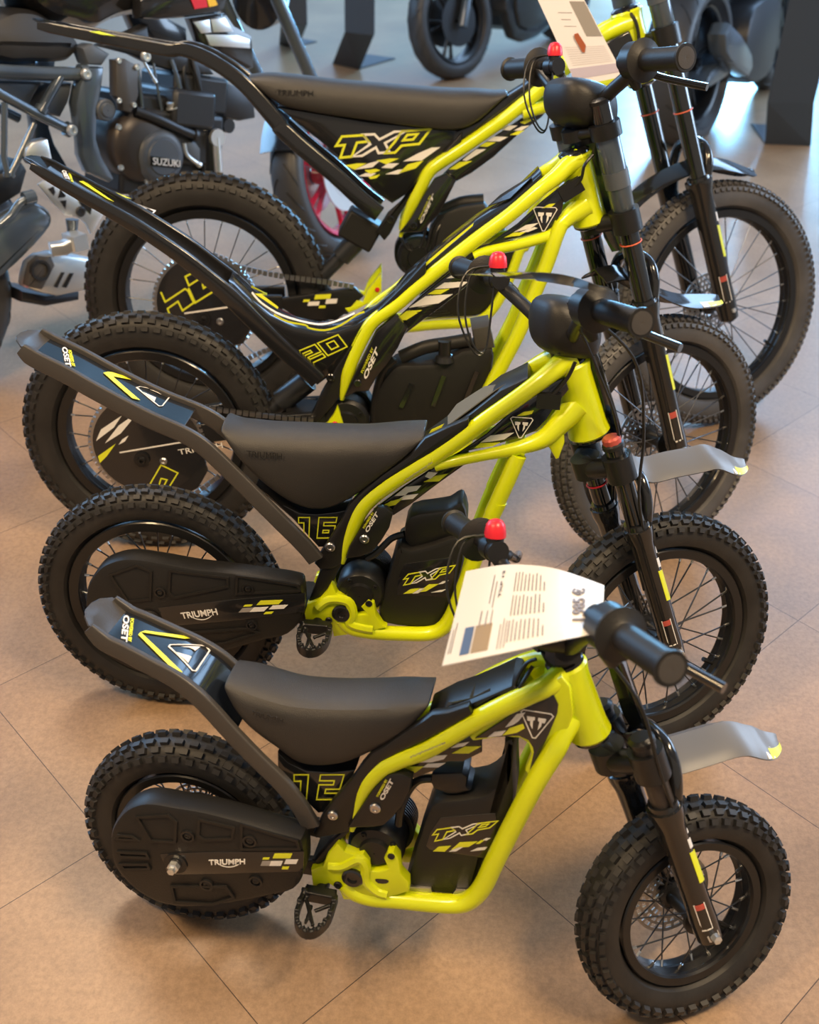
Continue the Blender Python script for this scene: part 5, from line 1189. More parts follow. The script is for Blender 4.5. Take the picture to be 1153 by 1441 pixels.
bm = BM(); plate(bm, [(0.619,0.7323),(0.5781,0.6851),(0.5287,0.6302),(0.4877,0.579),(0.4505,0.5458),(0.4225,0.5006),(0.442,0.4773),(0.4561,0.4942),(0.479,0.5418),(0.5064,0.5886),(0.5332,0.6348),(0.5786,0.6718),(0.6203,0.706)], .034, .050, .004)
cv = obj('side_cover', bm, 'satin', B.root)
bm = BM(); bolt(bm, *[(0.4565,0.5296)][0], .050, .009, .004); obj('cover_bolt', bm, 'black', cv)
bm = BM(); plate(bm, [(0.5597,0.6283),(0.5329,0.5867),(0.506,0.5352),(0.4783,0.4993),(0.5331,0.5019),(0.5744,0.5483),(0.6027,0.6065),(0.6113,0.6249),(0.5873,0.6402)], .040, .056, .003)
bp_ = obj('badge_plate', bm, 'black', B.root)
oset(bp_, [(0.5311,0.5223),(0.562,0.5916),(0.5214,0.5282)], .0563)
bm = BM(); bolt(bm, *[(0.5122,0.5172)][0], .056, .009, .004); obj('cover_bolt', bm, 'black', bp_)
# body side panel with the logo
bm = BM(); plate(bm, [(0.1892,0.7775),(0.4106,0.7501),(0.609,0.7349),(0.5923,0.6926),(0.5336,0.6328),(0.4924,0.5862),(0.4597,0.5646),(0.431,0.5825),(0.3183,0.682),(0.2362,0.7418)], -.038, .038, .004)
pn = obj('body_panel', bm, 'black', B.root)
txp(pn, [(0.3298,0.6678),(0.5205,0.6828),(0.3209,0.7239),(0.542,0.7364)], .0385, .0055)
decal('panel_stripe', pn, [[(0.346,0.6511),(0.374,0.6563),(0.3974,0.6568),(0.3694,0.6417)], [(0.4206,0.664),(0.4532,0.6692),(0.4742,0.6697),(0.4441,0.6556)], [(0.4955,0.6567),(0.5326,0.6665),(0.5144,0.6481),(0.4725,0.635)], [(0.3928,0.6409),(0.4208,0.6447),(0.4302,0.6417),(0.4069,0.6322)], [(0.4023,0.6252),(0.4304,0.6327),(0.4211,0.6234),(0.407,0.6208)]], .0385, 'decal_y')
decal('panel_stripe', pn, [[(0.4837,0.6632),(0.5182,0.6819),(0.5503,0.696),(0.5712,0.6973),(0.5508,0.6826),(0.5279,0.6664)], [(0.3694,0.6417),(0.402,0.6569),(0.43,0.6642),(0.4115,0.6481)], [(0.4325,0.6477),(0.4487,0.6579),(0.4744,0.6585),(0.4583,0.6469)], [(0.4421,0.6329),(0.4724,0.644),(0.5004,0.6464),(0.4726,0.6336)], [(0.3788,0.627),(0.3952,0.6342),(0.421,0.6347),(0.407,0.6263)]], .0385, 'decal_w')
# long seat
cre = [(0.1247,0.8384),(0.1641,0.841),(0.2309,0.8333),(0.3203,0.8249),(0.4102,0.8198),(0.5004,0.8152),(0.6149,0.8106)] + [(0.639,0.815),(0.6888,0.8145),(0.7225,0.8195)]
bot = [(0.1246,0.835),(0.1627,0.8023),(0.2024,0.7769),(0.2972,0.7628),(0.4109,0.7503),(0.608,0.7331)] + [(0.5982,0.7325),(0.6336,0.7411),(0.6647,0.7591),(0.6991,0.7943),(0.7227,0.8161)]
seat = obj('seat', seat_loft(cre, bot, .062, .014, flare=1.0), 'vinyl', B.root, sub=1)
cart_text(seat, [V3(p, .0630) for p in [(0.1923,0.8054),(0.2754,0.8052),(0.1927,0.818)]], 'TRIUMPH', 'matte')
rp = [(-0.342,0.03,0.9347),(-0.301,0.033,0.9282),(-0.2479,0.035,0.9197),(-0.1415,0.037,0.9038),(-0.0524,0.039,0.8901)] + [(-0.0221,0.04,0.8923),(0.0217,0.041,0.8802),(0.0738,0.042,0.8533),(0.1173,0.043,0.8209),(0.152,0.044,0.7848),(0.196,0.045,0.7342)] + [(0.1975,0.046,0.7286),(0.2494,0.048,0.6838),(0.3184,0.05,0.6297),(0.384,0.052,0.5722),(0.4293,0.052,0.5384)]
t, zf = tail(B, rp, .30, .019, .010, 'black', 'black', .45)
bm = BM(); drape_quad(bm, S3([(-0.2141,0.0824,0.9248),(-0.2046,0.0347,0.9234),(-0.1602,0.0756,0.9166),(-0.1823,0.1002,0.92)]), zf); obj('chevron_decal', bm, 'decal_y', t)
g = sprocket_guard(B, c, .128, .060, [(-0.0056,0.2763)][0], [(-0.0331,0.4204),(0.0619,0.4012),(0.0953,0.3405),(0.1299,0.2911),(0.0896,0.2136),(0.0014,0.1924),(-0.0471,0.2109)])
bm = BM()
for q in ([(-0.1079,0.3428),(-0.0991,0.3181),(-0.0481,0.3519),(-0.0411,0.3481),(-0.0285,0.3176),(-0.0578,0.2969),(-0.0673,0.3203),(-0.0946,0.3012),(-0.0907,0.2872)], [(-0.0111,0.4002),(-0.045,0.3824),(-0.0378,0.3605),(0.005,0.3883)], [(-0.0392,0.3541),(-0.0251,0.3176),(0.0295,0.352)], [(0.0183,0.369),(-0.0019,0.3548),(-0.0038,0.3637),(0.0137,0.3729)]): stroke(bm, L3(q, .0602), .004, SIDE)
obj('guard_number', bm, 'decal_y', g)
bm = BM(); stroke(bm, L3([(-0.0537,0.2899),(0.0543,0.3078)], .0602), .004, SIDE); obj('guard_line', bm, 'decal_w', g)
bm = BM(); bolt(bm, *[(0.034,0.2708)][0], .060, .009, .004); obj('guard_bolt', bm, 'steel', g)
swp = [(0.1689,0.3266),(0.2574,0.3419),(0.3701,0.3616),(0.3922,0.3396),(0.3603,0.3063),(0.3256,0.2777),(0.2563,0.2763),(0.2169,0.2857),(0.1783,0.3127)]
bm = BM(); plate(bm, swp, .034, .052, .003)
for sg in (-1, 1): ribbon_box(bm, [Vector((-.02, -sg * .046, R_)), Vector((swp[0][0] + .02, -sg * .044, swp[0][1] - .01))], .020, .009)
sw = obj('swingarm', bm, 'satin', B.root)
for cells, m_ in (([(.35, .66, .85, 1), (0, .5, .2, .68), (.5, 0, .7, .18)], 'decal_y'), ([(.15, .2, .5, .5), (.7, .3, 1.05, .64)], 'decal_w')): checks(sw, [(0.2397,0.3055),(0.321,0.3101),(0.2428,0.3396),(0.3212,0.3452)], .0522, cells, m_)
chain(B, S3([(0.0851,0.054,0.4082),(0.1809,0.054,0.3883),(0.2972,0.054,0.375),(0.3751,0.054,0.3637)]), sw, .006)
chain(B, S3([(0.0484,0.054,0.1459),(0.1255,0.054,0.1869),(0.1888,0.054,0.2142)]), sw, .006)
bm = BM(); q = S3([(0.2472,0.01,0.3358),(0.3345,0.01,0.4272)]); cyl(bm, q[0], lerp(q[0], q[1], .6), .012, .012); cyl(bm, lerp(q[0], q[1], .5), q[1], .018, .018); cyl(bm, q[1], q[1] + (q[1] - q[0]) * .5, .026, .026); obj('shock_absorber', bm, 'engine', B.root)
bm = BM(); box(bm, S3([(0.383,0,0.4958)])[0], (.045, .04, .035), Matrix.Rotation(.5, 3, 'Y')); obj('airbox', bm, 'matte', B.root, bevel=.006)
yp = [(0.3458,0.3088),(0.3605,0.3121),(0.3753,0.3294),(0.391,0.3262),(0.4021,0.3564),(0.4357,0.3999),(0.4378,0.3546),(0.4145,0.3282),(0.3753,0.3058),(0.3556,0.2978)]
bm = BM(); plate(bm, yp, -.056, -.038, .003); obj('pivot_plate', bm, 'yellow', B.root); bm = BM(); plate(bm, yp, .038, .056, .003); pv = obj('pivot_plate', bm, 'yellow', B.root)
bm = BM(); bolt(bm, *[(0.4265,0.3586)][0], .056, .006, .003); obj('plate_bolt', bm, 'red', pv)
for sg in (1, -1): footpeg(B, yp[0][0] - .02, yp[0][1] - .04, .07, sg, 1.2)
mc = [(0.5277,0.4646)][0]
motor(B, mc[0], mc[1] - .03, .052, -.055, .045, 10)
bm = BM(); plate(bm, [(0.5548,0.5035),(0.5763,0.5416),(0.6262,0.5625),(0.6815,0.5711),(0.7254,0.5172),(0.7753,0.4623),(0.7637,0.405),(0.7384,0.3516),(0.7072,0.2999),(0.676,0.2885),(0.533,0.2802),(0.5348,0.4002)], -.038, .038, .010)
bt = obj('battery_pack', bm, 'matte', B.root)
bm = BM(); q = S3([(0.5753,0,0.5415),(0.6284,0,0.5628),(0.6821,0,0.5665)]); tube(bm, catmull(q, 4), [.012, .016, .02], 10); obj('power_lead', bm, 'matte', bt)
for k in range(3): cable(B, S3([[(p[0] + .012 * k, p[1], p[2] - .01 * k) for p in [(0.4835,0.04,0.4836),(0.5035,0.04,0.4552),(0.5322,0.04,0.4655),(0.5451,0.04,0.5182),(0.5635,0.03,0.5496)]]][0]), bt, .0035)
lo = fork(B, .066, .0205, .0245, .90, .335, .67, WC['24'], clamp2=.86, ring=(.50, 'orange'), foot=.03, off=-.022)
front_fender(B, [(0.9809,0.5263),(1.0159,0.5653),(1.0603,0.5972),(1.1172,0.6243),(1.1814,0.6445),(1.2541,0.6507),(1.3175,0.6418),(1.3679,0.6339)], .045, 'black', tip=False)
zc = AX['24'][1] + .17; xc = AX['24'][0] - math.tan(B.rake) * .17
handlebar(B, (xc, zc + .03), (xc - .01, zc + .16), .30, pad=(.062, .070, .038), gr=.018, gl=.115, scale=1.15)
bm = BM(); box(bm, V3([(0.9679,0.9183)][0], .042), (.035, .012, .028), Matrix.Rotation(-.5, 3, 'Y')); obj('connector_block', bm, 'black', fr, bevel=.004)
cable(B, S3([(0.977,0.05,0.8978),(1.0047,0.05,0.9091),(1.0103,0.045,0.9434),(0.9984,0.04,0.9795),(0.9808,0.03,0.9995)]), fr, .004)

# ------------------------------------------------------------------ the road motorcycle behind the row
B = Bike('sz', 'black road motorcycle with red rims, round clutch cover and slotted silencer', 'motorcycle', 'motorcycle', None)
suz = B
def road_wheel(B, c, R, rim, w, front, mrim, name='wheel_rim', nsp=5):
    tf = (lambda o: B.fix(o)) if front else (lambda o: o); c = Vector(c)
    bm = BM(); rw = w * .36
    lathe(bm, [(rim, -rw), (rim + .006, -rw - .002), (rim + .006, rw + .002), (rim, rw), (rim - .012, rw * .8), (rim - .020, 0), (rim - .012, -rw * .8)], c, 64)
    for k in range(nsp):
        a = 2 * PI * k / nsp
        for da in (-.16, .16):
            p0 = c + Vector((math.cos(a) * .03, 0, math.sin(a) * .03)); p1 = c + Vector((math.cos(a + da) * (rim - .012), 0, math.sin(a + da) * (rim - .012)))
            tube(bm, [p0, lerp(p0, p1, .5), p1], [.013, .009, .012], 10)
    lathe(bm, [(.012, -.05), (.032, -.05), (.036, -.02), (.036, .02), (.032, .05), (.012, .05)], c, 28)
    wh = tf(obj(name, bm, mrim, B.root))
    bm = BM(); prof = []
    a = (R - rim) / 2; ci = (R + rim) / 2
    for j in range(24):
        t = 2 * PI * j / 24; ct, s_ = math.cos(t), math.sin(t)
        prof.append((ci + a * math.copysign(abs(ct) ** .9, ct), (w / 2) * math.copysign(abs(s_) ** .75, s_) * (.8 if ct < -.5 else 1)))
    lathe(bm, prof, c, 72)
    ty = tf(obj('tyre', bm, 'road', wh))
    bm = BM()
    for k in range(20):
        for sg in (-1, 1):
            pts = []
            for i in range(6):
                ph = lerp(.15, 1.05, i / 5); th = 2 * PI * (k + (.5 if sg > 0 else 0)) / 20 + i * .05
                rr = ci + a * abs(math.cos(ph)) ** .9 + .0004; yy = sg * (w / 2) * abs(math.sin(ph)) ** .75
                pts.append(c + Vector((rr * math.cos(th), yy, rr * math.sin(th))))
            tube(bm, pts, .0022, 5)
    tf(obj('tread_groove', bm, 'cable', ty))
    bm = BM()
    for s_ in ((-.06, .06) if front else (.07,)):
        lathe(bm, [(.075, s_ - .002), (.125 if front else .10, s_ - .002), (.125 if front else .10, s_ + .002), (.075, s_ + .002)], c, 44)
        lathe(bm, [(.03, s_ - .003), (.078, s_ - .003), (.078, s_ + .003), (.03, s_ + .003)], c, 24)
    tf(obj('brake_disc', bm, 'alloy' if B.k == 'sz' else 'engine', wh))
    return wh
SR = .282
road_wheel(B, (-.19, 0, SR), SR, .200, .155, False, 'redrim')
FX = 1.315
road_wheel(B, (FX, 0, SR), SR, .200, .115, True, 'redrim')
def part(nm, polys, s0, s1, m, bev=.006, smooth_=0, parent=None, both=False):
    bm = BM()
    for p in polys:
        p = sm(p, smooth_) if smooth_ else p
        bm = BM(); plate(bm, p, s0, s1, bev); r = obj(nm, bm, m, parent or B.root)
        if both: bm = BM(); plate(bm, p, -s1, -s0, bev); obj(nm, bm, m, parent or B.root)
    return r
part('seat', [[(0.1006,0.8851),(0.1597,0.8957),(0.1856,0.9005),(0.2129,0.9101),(0.2511,0.912),(0.2952,0.9001),(0.3401,0.8678),(0.3784,0.8391),(0.39,0.8094),(0.3609,0.7829),(0.3195,0.7802),(0.2426,0.7915),(0.2006,0.7954),(0.1621,0.8098),(0.0868,0.8342)]], -.12, .12, 'vinyl', .035, 3)
for pts, r in (([(0.1272,0.13,0.7901),(0.1745,0.13,0.7797),(0.2738,0.13,0.7617),(0.3791,0.13,0.7458)], .017), ([(0.1065,0.14,0.7612),(0.1333,0.14,0.737),(0.2093,0.14,0.6815),(0.2985,0.14,0.6212)], .013), ([(0.3023,0.135,0.7523),(0.2262,0.14,0.6786)], .012), ([(0.205,0.14,0.6552),(0.1397,0.14,0.5775),(0.1094,0.14,0.5441)], .008), ([(0.1396,0.14,0.7155),(0.1065,0.14,0.5918),(0.1053,0.14,0.5449)], .008)):
    bm = BM(); q = S3(pts); tube(bm, q, r, 12); tube(bm, [q[-1] - (q[-1] - q[-2]).normalized() * r * 1.2, q[-1]], r * 1.45, 12); obj('subframe_tube', bm, 'gunmetal', B.root)
    bm = BM(); tube(bm, mirror(q), r, 12); obj('subframe_tube', bm, 'gunmetal', B.root)
for q in ([(0.3646,0.15,0.7496)], [(0.2906,0.16,0.6261)], [(0.5404,0.16,0.7686)]):
    bm = BM(); p = q[0]; bolt(bm, p[0], p[2], p[1], .014, .012); obj('frame_bolt', bm, 'alloy', B.root)
part('side_panel', [[(0.1333,0.7628),(0.2652,0.7402),(0.2365,0.7133),(0.2184,0.6932),(0.1802,0.7146),(0.1286,0.7451)]], -.10, .11, 'cloth', .01)
part('side_panel', [[(0.2779,0.7375),(0.3481,0.727),(0.3345,0.6979),(0.3235,0.6801),(0.296,0.6511),(0.2412,0.6779)]], -.10, .11, 'cloth', .01)
part('frame', [[(0.3739,0.7643),(0.4236,0.7573),(0.4052,0.7055),(0.379,0.6463),(0.3643,0.5884),(0.3699,0.5438),(0.395,0.4783),(0.379,0.4731),(0.3238,0.5098),(0.3126,0.5549),(0.3215,0.6043),(0.3245,0.6829),(0.3437,0.7226)]], .10, .15, 'gunmetal', .01, 0, None, True)
part('frame_cover', [[(0.3727,0.8099),(0.406,0.8151),(0.4508,0.7845),(0.4221,0.7614),(0.3818,0.7689)]], .08, .145, 'cloth', .01)
part('reservoir_cover', [[(0.4479,0.7729),(0.4763,0.7717),(0.5105,0.7499),(0.4972,0.6772),(0.4789,0.6552),(0.4669,0.6398),(0.4433,0.6489),(0.4444,0.6656),(0.4312,0.6876)]], .13, .17, 'grey', .006)
for q in [(0.4544,0.7701),(0.5037,0.7477),(0.4354,0.6758),(0.4771,0.6583)]:
    bm = BM(); bolt(bm, q[0], q[1], .17, .007, .006); obj('cover_bolt', bm, 'alloy', B.root)
q = [(0.4049,0.655)][0]; bm = BM(); lathe(bm, [(.001, -.16), (.016, -.16), (.018, -.155), (.024, -.155), (.028, -.15), (.028, -.08), (.001, -.08)], (q[0], 0, q[1]), 28); obj('round_cap', bm, 'cloth', B.root)
q = [(0.5014,0.5454)][0]
bm = BM(); lathe(bm, [(.001, -.165), (.056, -.165), (.066, -.162), (.084, -.154), (.096, -.142), (.101, -.115), (.101, -.03), (.001, -.02)], (q[0], 0, q[1]), 48); cl = obj('clutch_cover', bm, 'bronze', B.root)
for a in (.6, 1.5, 2.4, 3.6, 4.6, 5.5):
    bm = BM(); bolt(bm, q[0] + math.cos(a) * .092, q[1] + math.sin(a) * .092, .146, .008, .008); obj('cover_bolt', bm, 'alloy', cl)
q = [(0.5388,0.5125)][0]
bm = BM(); lathe(bm, [(.001, -.180), (.046, -.180), (.050, -.176), (.054, -.176), (.066, -.172), (.074, -.160), (.076, -.12), (.001, -.12)], (q[0], 0, q[1]), 44); c2 = obj('clutch_outer_cover', bm, 'cloth', cl)
tc_ = [(0.4913,0.5003),(0.583,0.4748),(0.4963,0.5256),(0.5869,0.4961)]
bm = BM(); plate(bm, [tc_[0], tc_[1], tc_[3], tc_[2]], .178, .184, .001); np_ = obj('name_plate', bm, 'decal_k', c2)
f_ = quadmap(tc_); cart_text(np_, [V3(f_(.05, .14), .1845), V3(f_(.97, .14), .1845), V3(f_(.05, .86), .1845)], 'SUZUKI', bold=.005)
bm = BM()
for cpt, hs in (([(0.6609,0.08,0.616)][0], (.07, .10, .05)), ([(0.7101,0.06,0.6459)][0], (.09, .09, .05)), ([(0.6271,0.05,0.5421)][0], (.13, .11, .07)), ([(0.5524,0.04,0.5783)][0], (.10, .10, .09)), ([(0.5821,0.03,0.4491)][0], (.16, .10, .06))):
    box(bm, S3([cpt])[0], hs, Matrix.Rotation(.25, 3, 'Y'))
eng = obj('engine', bm, 'engine', B.root, bevel=.012)
random.seed(3)
for k in range(7):
    bm = BM(); cpt = S3([(0.6252,0.15,0.6788)])[0] + Vector((random.uniform(-.10, .10), random.uniform(-.01, .02), 0))
    tube(bm, catmull([cpt + Vector((0, 0, .07)), cpt + Vector((random.uniform(-.02, .02), -.01, 0)), cpt + Vector((random.uniform(-.03, .03), 0, -.10 - .05 * random.random()))], 4), random.choice([.004, .006, .009]), 8); obj('engine_hose', bm, random.choice(['cable', 'engine', 'gunmetal']), eng)
for pts, r, m_ in (([(0.4846,0.16,0.6416),(0.5461,0.17,0.6095),(0.611,0.17,0.5711),(0.6561,0.17,0.5472)], .013, 'engine'), ([(0.5352,0.16,0.7559),(0.5611,0.16,0.7006)], .004, 'alloy'), ([(0.6968,0.14,0.5725),(0.7416,0.13,0.5839),(0.8096,0.1,0.5795)], .016, 'engine'), ([(0.6141,0.17,0.5349),(0.6181,0.17,0.5021),(0.6569,0.17,0.4661)], .006, 'alloy'), ([(0.5978,0.16,0.6459),(0.602,0.16,0.6298)], .014, 'alloy'), ([(0.6326,0.16,0.6248),(0.6715,0.16,0.6224)], .006, 'alloy')):
    bm = BM(); q = catmull(S3(pts), 4); tube(bm, q, r, 10); tube(bm, q[-2:], r * 1.4, 10); obj('engine_pipe', bm, m_, eng)
part('gear_cover', [[(0.6165,0.5345),(0.6533,0.5317),(0.6694,0.5085),(0.6594,0.4656),(0.6394,0.4818),(0.6195,0.5099)]], .13, .165, 'cloth', .004)
q = S3([(0.7218,0.17,0.5312),(0.714,0.17,0.4381)]); bm = BM(); tube(bm, [q[0], q[1]], .013, 14); d_ = (q[0] - q[1]).normalized(); tube(bm, [q[0] - Vector((0, 0, 0)) , q[0] + Vector((0, -.012, 0))], .024, 20); obj('water_pump_cap', bm, 'alloy', B.root)
q = S3([(0.7161,0.14,0.5368),(0.7021,0.14,0.4404)]); bm = BM(); tube(bm, q, .030, 14); obj('oil_filter', bm, 'black', B.root)
q = S3([(0.7872,0.12,0.5485)]); bm = BM(); tube(bm, [q[0], q[0] + Vector((0, -.03, 0))], .020, 14); obj('horn', bm, 'engine', B.root)
# tank, shrouds, radiator
part('fuel_tank', [[(0.288,1.0187),(0.188,0.9797),(0.2598,0.9384),(0.2937,0.903),(0.3354,0.8767),(0.3813,0.8622),(0.4415,0.844),(0.4809,0.8525),(0.5209,0.8612),(0.5941,0.8618),(0.6927,0.8399),(0.7518,0.8571),(0.7806,0.9015),(0.7681,0.9799),(0.5609,1.0542)]], -.13, .13, 'black', .05, 3)
part('tank_shroud', [[(0.4216,0.8081),(0.5721,0.8412),(0.5713,0.8123),(0.6414,0.7838),(0.6667,0.7726),(0.737,0.7308),(0.7626,0.6897),(0.6785,0.7019),(0.5814,0.736),(0.5146,0.7748)]], .10, .15, 'engine', .01)
part('radiator_shroud', [[(0.6873,0.8438),(0.8039,0.8429),(0.8255,0.8108),(0.8822,0.7788),(0.8765,0.6943),(0.8553,0.6936),(0.7076,0.778)]], .14, .18, 'black', .008, 0, None, True)
part('shroud_panel', [[(0.6899,0.8355),(0.74,0.8356),(0.7423,0.8036),(0.7089,0.8052)], [(0.7465,0.8359),(0.7922,0.8346),(0.8143,0.7974),(0.7487,0.8028)], [(0.7211,0.8012),(0.8248,0.7871),(0.8667,0.7708),(0.8653,0.748),(0.7323,0.7717)]], .180, .186, 'alloy', .001)
part('radiator', [[(0.78,0.6804),(0.8435,0.6446),(0.9023,0.6085),(0.9006,0.5481),(0.8428,0.5496),(0.7893,0.5697),(0.7452,0.5959)]], -.13, .13, 'engine', .01)
part('tank_wing', [[(0.6267,0.9507),(0.8512,0.9305),(0.8055,0.8526),(0.7844,0.8451),(0.6815,0.8468),(0.5956,0.8518),(0.5373,0.8607),(0.5459,0.9036)]], .12, .175, 'black', .015)
part('sticker', [[(0.695,0.8907),(0.744,0.8871),(0.7455,0.8658),(0.7032,0.8656)]], .176, .179, 'red', 0)
part('sticker', [[(0.7465,0.8869),(0.7721,0.8852),(0.7782,0.8672),(0.7505,0.8653)]], .176, .179, 'amber', 0)
# fork and front mudguard
bm = BM()
fa = Vector((FX, 0, SR)); ax_ = B.ax
for sg in (-1, 1):
    o_ = Vector((0, sg * .095, 0)); tube(bm, [fa + o_ - ax_ * .03, fa + o_ + ax_ * .25], .026, 16); tube(bm, [fa + o_ + ax_ * .25, fa + o_ + ax_ * .72], .021, 16)
fk = B.fix(obj('fork', bm, 'gunmetal', B.root))
bm = BM(); secs = []
for i in range(15):
    a = lerp(.3, 2.7, i / 14); secs.append([fa + Vector((math.cos(a) * (.30 - .012 * f * f), .07 * f, math.sin(a) * (.30 - .012 * f * f))) for f in (-1, -.6, -.2, .2, .6, 1)])
grid_sheet(bm, secs, .004); B.fix(obj('front_mudguard', bm, 'black', B.root))
for sg in (-1, 1):
    bm = BM(); tube(bm, [fa + Vector((-.02, sg * .10, .06)), fa + Vector((-.09, sg * .10, .09)), fa + Vector((-.10, sg * .09, .02))], [.022, .028, .02], 10); B.fix(obj('brake_caliper', bm, 'engine', fk))
bm = BM(); H_ = fa + ax_ * .74 - Vector((.04, 0, 0)); tube(bm, catmull([H_ + Vector((-.08, -.36, .07)), H_ + Vector((-.02, -.2, .08)), H_ + Vector((0, 0, .05)), H_ + Vector((-.02, .2, .08)), H_ + Vector((-.08, .36, .07))], 4), .014, 12); B.fix(obj('handlebar', bm, 'satin', B.root))
bm = BM(); lathe(bm, [(.001, .10), (.05, .09), (.085, .03), (.09, -.02), (.001, -.03)], fa + ax_ * .62 + Vector((.06, 0, 0)), 28, 'x'); B.fix(obj('headlight', bm, 'black', B.root))
# swingarm, bracket, silencer
part('swingarm', [[(0.014,0.4341),(0.0527,0.4441),(0.1404,0.4624),(0.1728,0.4594),(0.2002,0.4336),(0.2011,0.407),(0.1724,0.3783),(0.0992,0.3343),(0.0455,0.3083),(0.0151,0.2987),(-0.0213,0.2999)]], .07, .14, 'gunmetal', .02, 2, None, True)
br = part('footrest_bracket', [[(0.1684,0.5147),(0.1862,0.5207),(0.2126,0.5118),(0.2645,0.4641),(0.3126,0.4336),(0.343,0.4088),(0.3207,0.3891),(0.2941,0.3614),(0.2849,0.3591),(0.2772,0.3881),(0.2615,0.4074),(0.2254,0.4224),(0.2,0.4588)]], .155, .165, 'alloy', .003)
for q in ([(0.1906,0.4994),(0.2079,0.5021),(0.209,0.4869),(0.2024,0.4789)], [(0.2125,0.4711),(0.2245,0.4913),(0.2361,0.4724),(0.2323,0.4689)], [(0.2164,0.4629),(0.2352,0.4605),(0.2268,0.4388)], [(0.2668,0.4526),(0.304,0.4288),(0.2944,0.4087),(0.2734,0.4379)]): part('bracket_opening', [q], .163, .166, 'decal_k', 0, 0, br)
q = [(0.2677,0.4237)][0]; bm = BM(); bolt(bm, q[0], q[1], .165, .014, .006); obj('bracket_bolt', bm, 'engine', br)
q = S3([(0.0225,0.17,0.4357),(0.0733,0.17,0.4576),(0.1074,0.17,0.4837),(0.1485,0.17,0.4907)]); bm = BM(); tube(bm, catmull(q, 4), .010, 10); tube(bm, [q[-1] - Vector((.03, 0, 0)), q[-1]], .017, 10); obj('brake_hose', bm, 'gunmetal', B.root)
q = S3([(0.1594,0.17,0.3496),(0.1925,0.18,0.3477),(0.2242,0.19,0.3596)]); bm = BM(); ribbon_box(bm, q, .016, .02); box(bm, q[-1], (.02, .03, .02)); obj('footrest', bm, 'alloy', B.root)
q = S3([(0.2475,0.15,0.405),(0.2415,0.15,0.375),(0.2479,0.15,0.3416)]); bm = BM(); tube(bm, q, [.018, .014, .012], 10); obj('brake_cylinder', bm, 'gunmetal', B.root)
si = part('silencer', [[(0.0787,0.271),(0.0897,0.296),(0.1045,0.3213),(0.1316,0.3344),(0.175,0.3331),(0.2481,0.3041),(0.3136,0.2731),(0.2999,0.2101),(0.2374,0.211),(0.1578,0.2185),(0.1094,0.2426),(0.0804,0.2623)]], .10, .16, 'alloy', .012)
part('silencer_end_cap', [[(0.0778,0.2716),(0.0888,0.2967),(0.1036,0.3219),(0.1307,0.335),(0.1626,0.3267),(0.1668,0.303),(0.1401,0.2736),(0.116,0.2504),(0.0808,0.2681)]], .13, .166, 'grey', .008, 0, si)
q = [(0.1211,0.3032)][0]; bm = BM(); lathe(bm, [(.014, -.150), (.020, -.172), (.027, -.172), (.028, -.160), (.014, -.14)], (q[0], 0, q[1]), 28); obj('silencer_outlet', bm, 'engine', si)
part('silencer_slot', [[(0.1503,0.2496),(0.1799,0.2807),(0.1893,0.2782),(0.1589,0.2439)], [(0.1733,0.2417),(0.2029,0.2722),(0.2138,0.2692),(0.1846,0.2367)]], .158, .163, 'decal_k', 0, 0, si)
part('belly_box', [[(0.0829,0.2458),(0.1486,0.213),(0.2465,0.1946),(0.2414,0.1719),(0.1415,0.1833),(0.0753,0.2154)]], -.05, .11, 'engine', .01)
part('tool_tray', [[(0.1619,0.6033),(0.1782,0.6159),(0.2226,0.6163),(0.2235,0.5734),(0.2226,0.56),(0.1652,0.5634),(0.1531,0.5855)]], .12, .16, 'alloy', .006)
part('rear_mudguard', [[(0.0284,0.515),(0.1027,0.5412),(0.1812,0.559),(0.1932,0.5311),(0.1611,0.4778),(0.0799,0.4527),(0.0326,0.4465)]], -.08, .08, 'satin', .02)

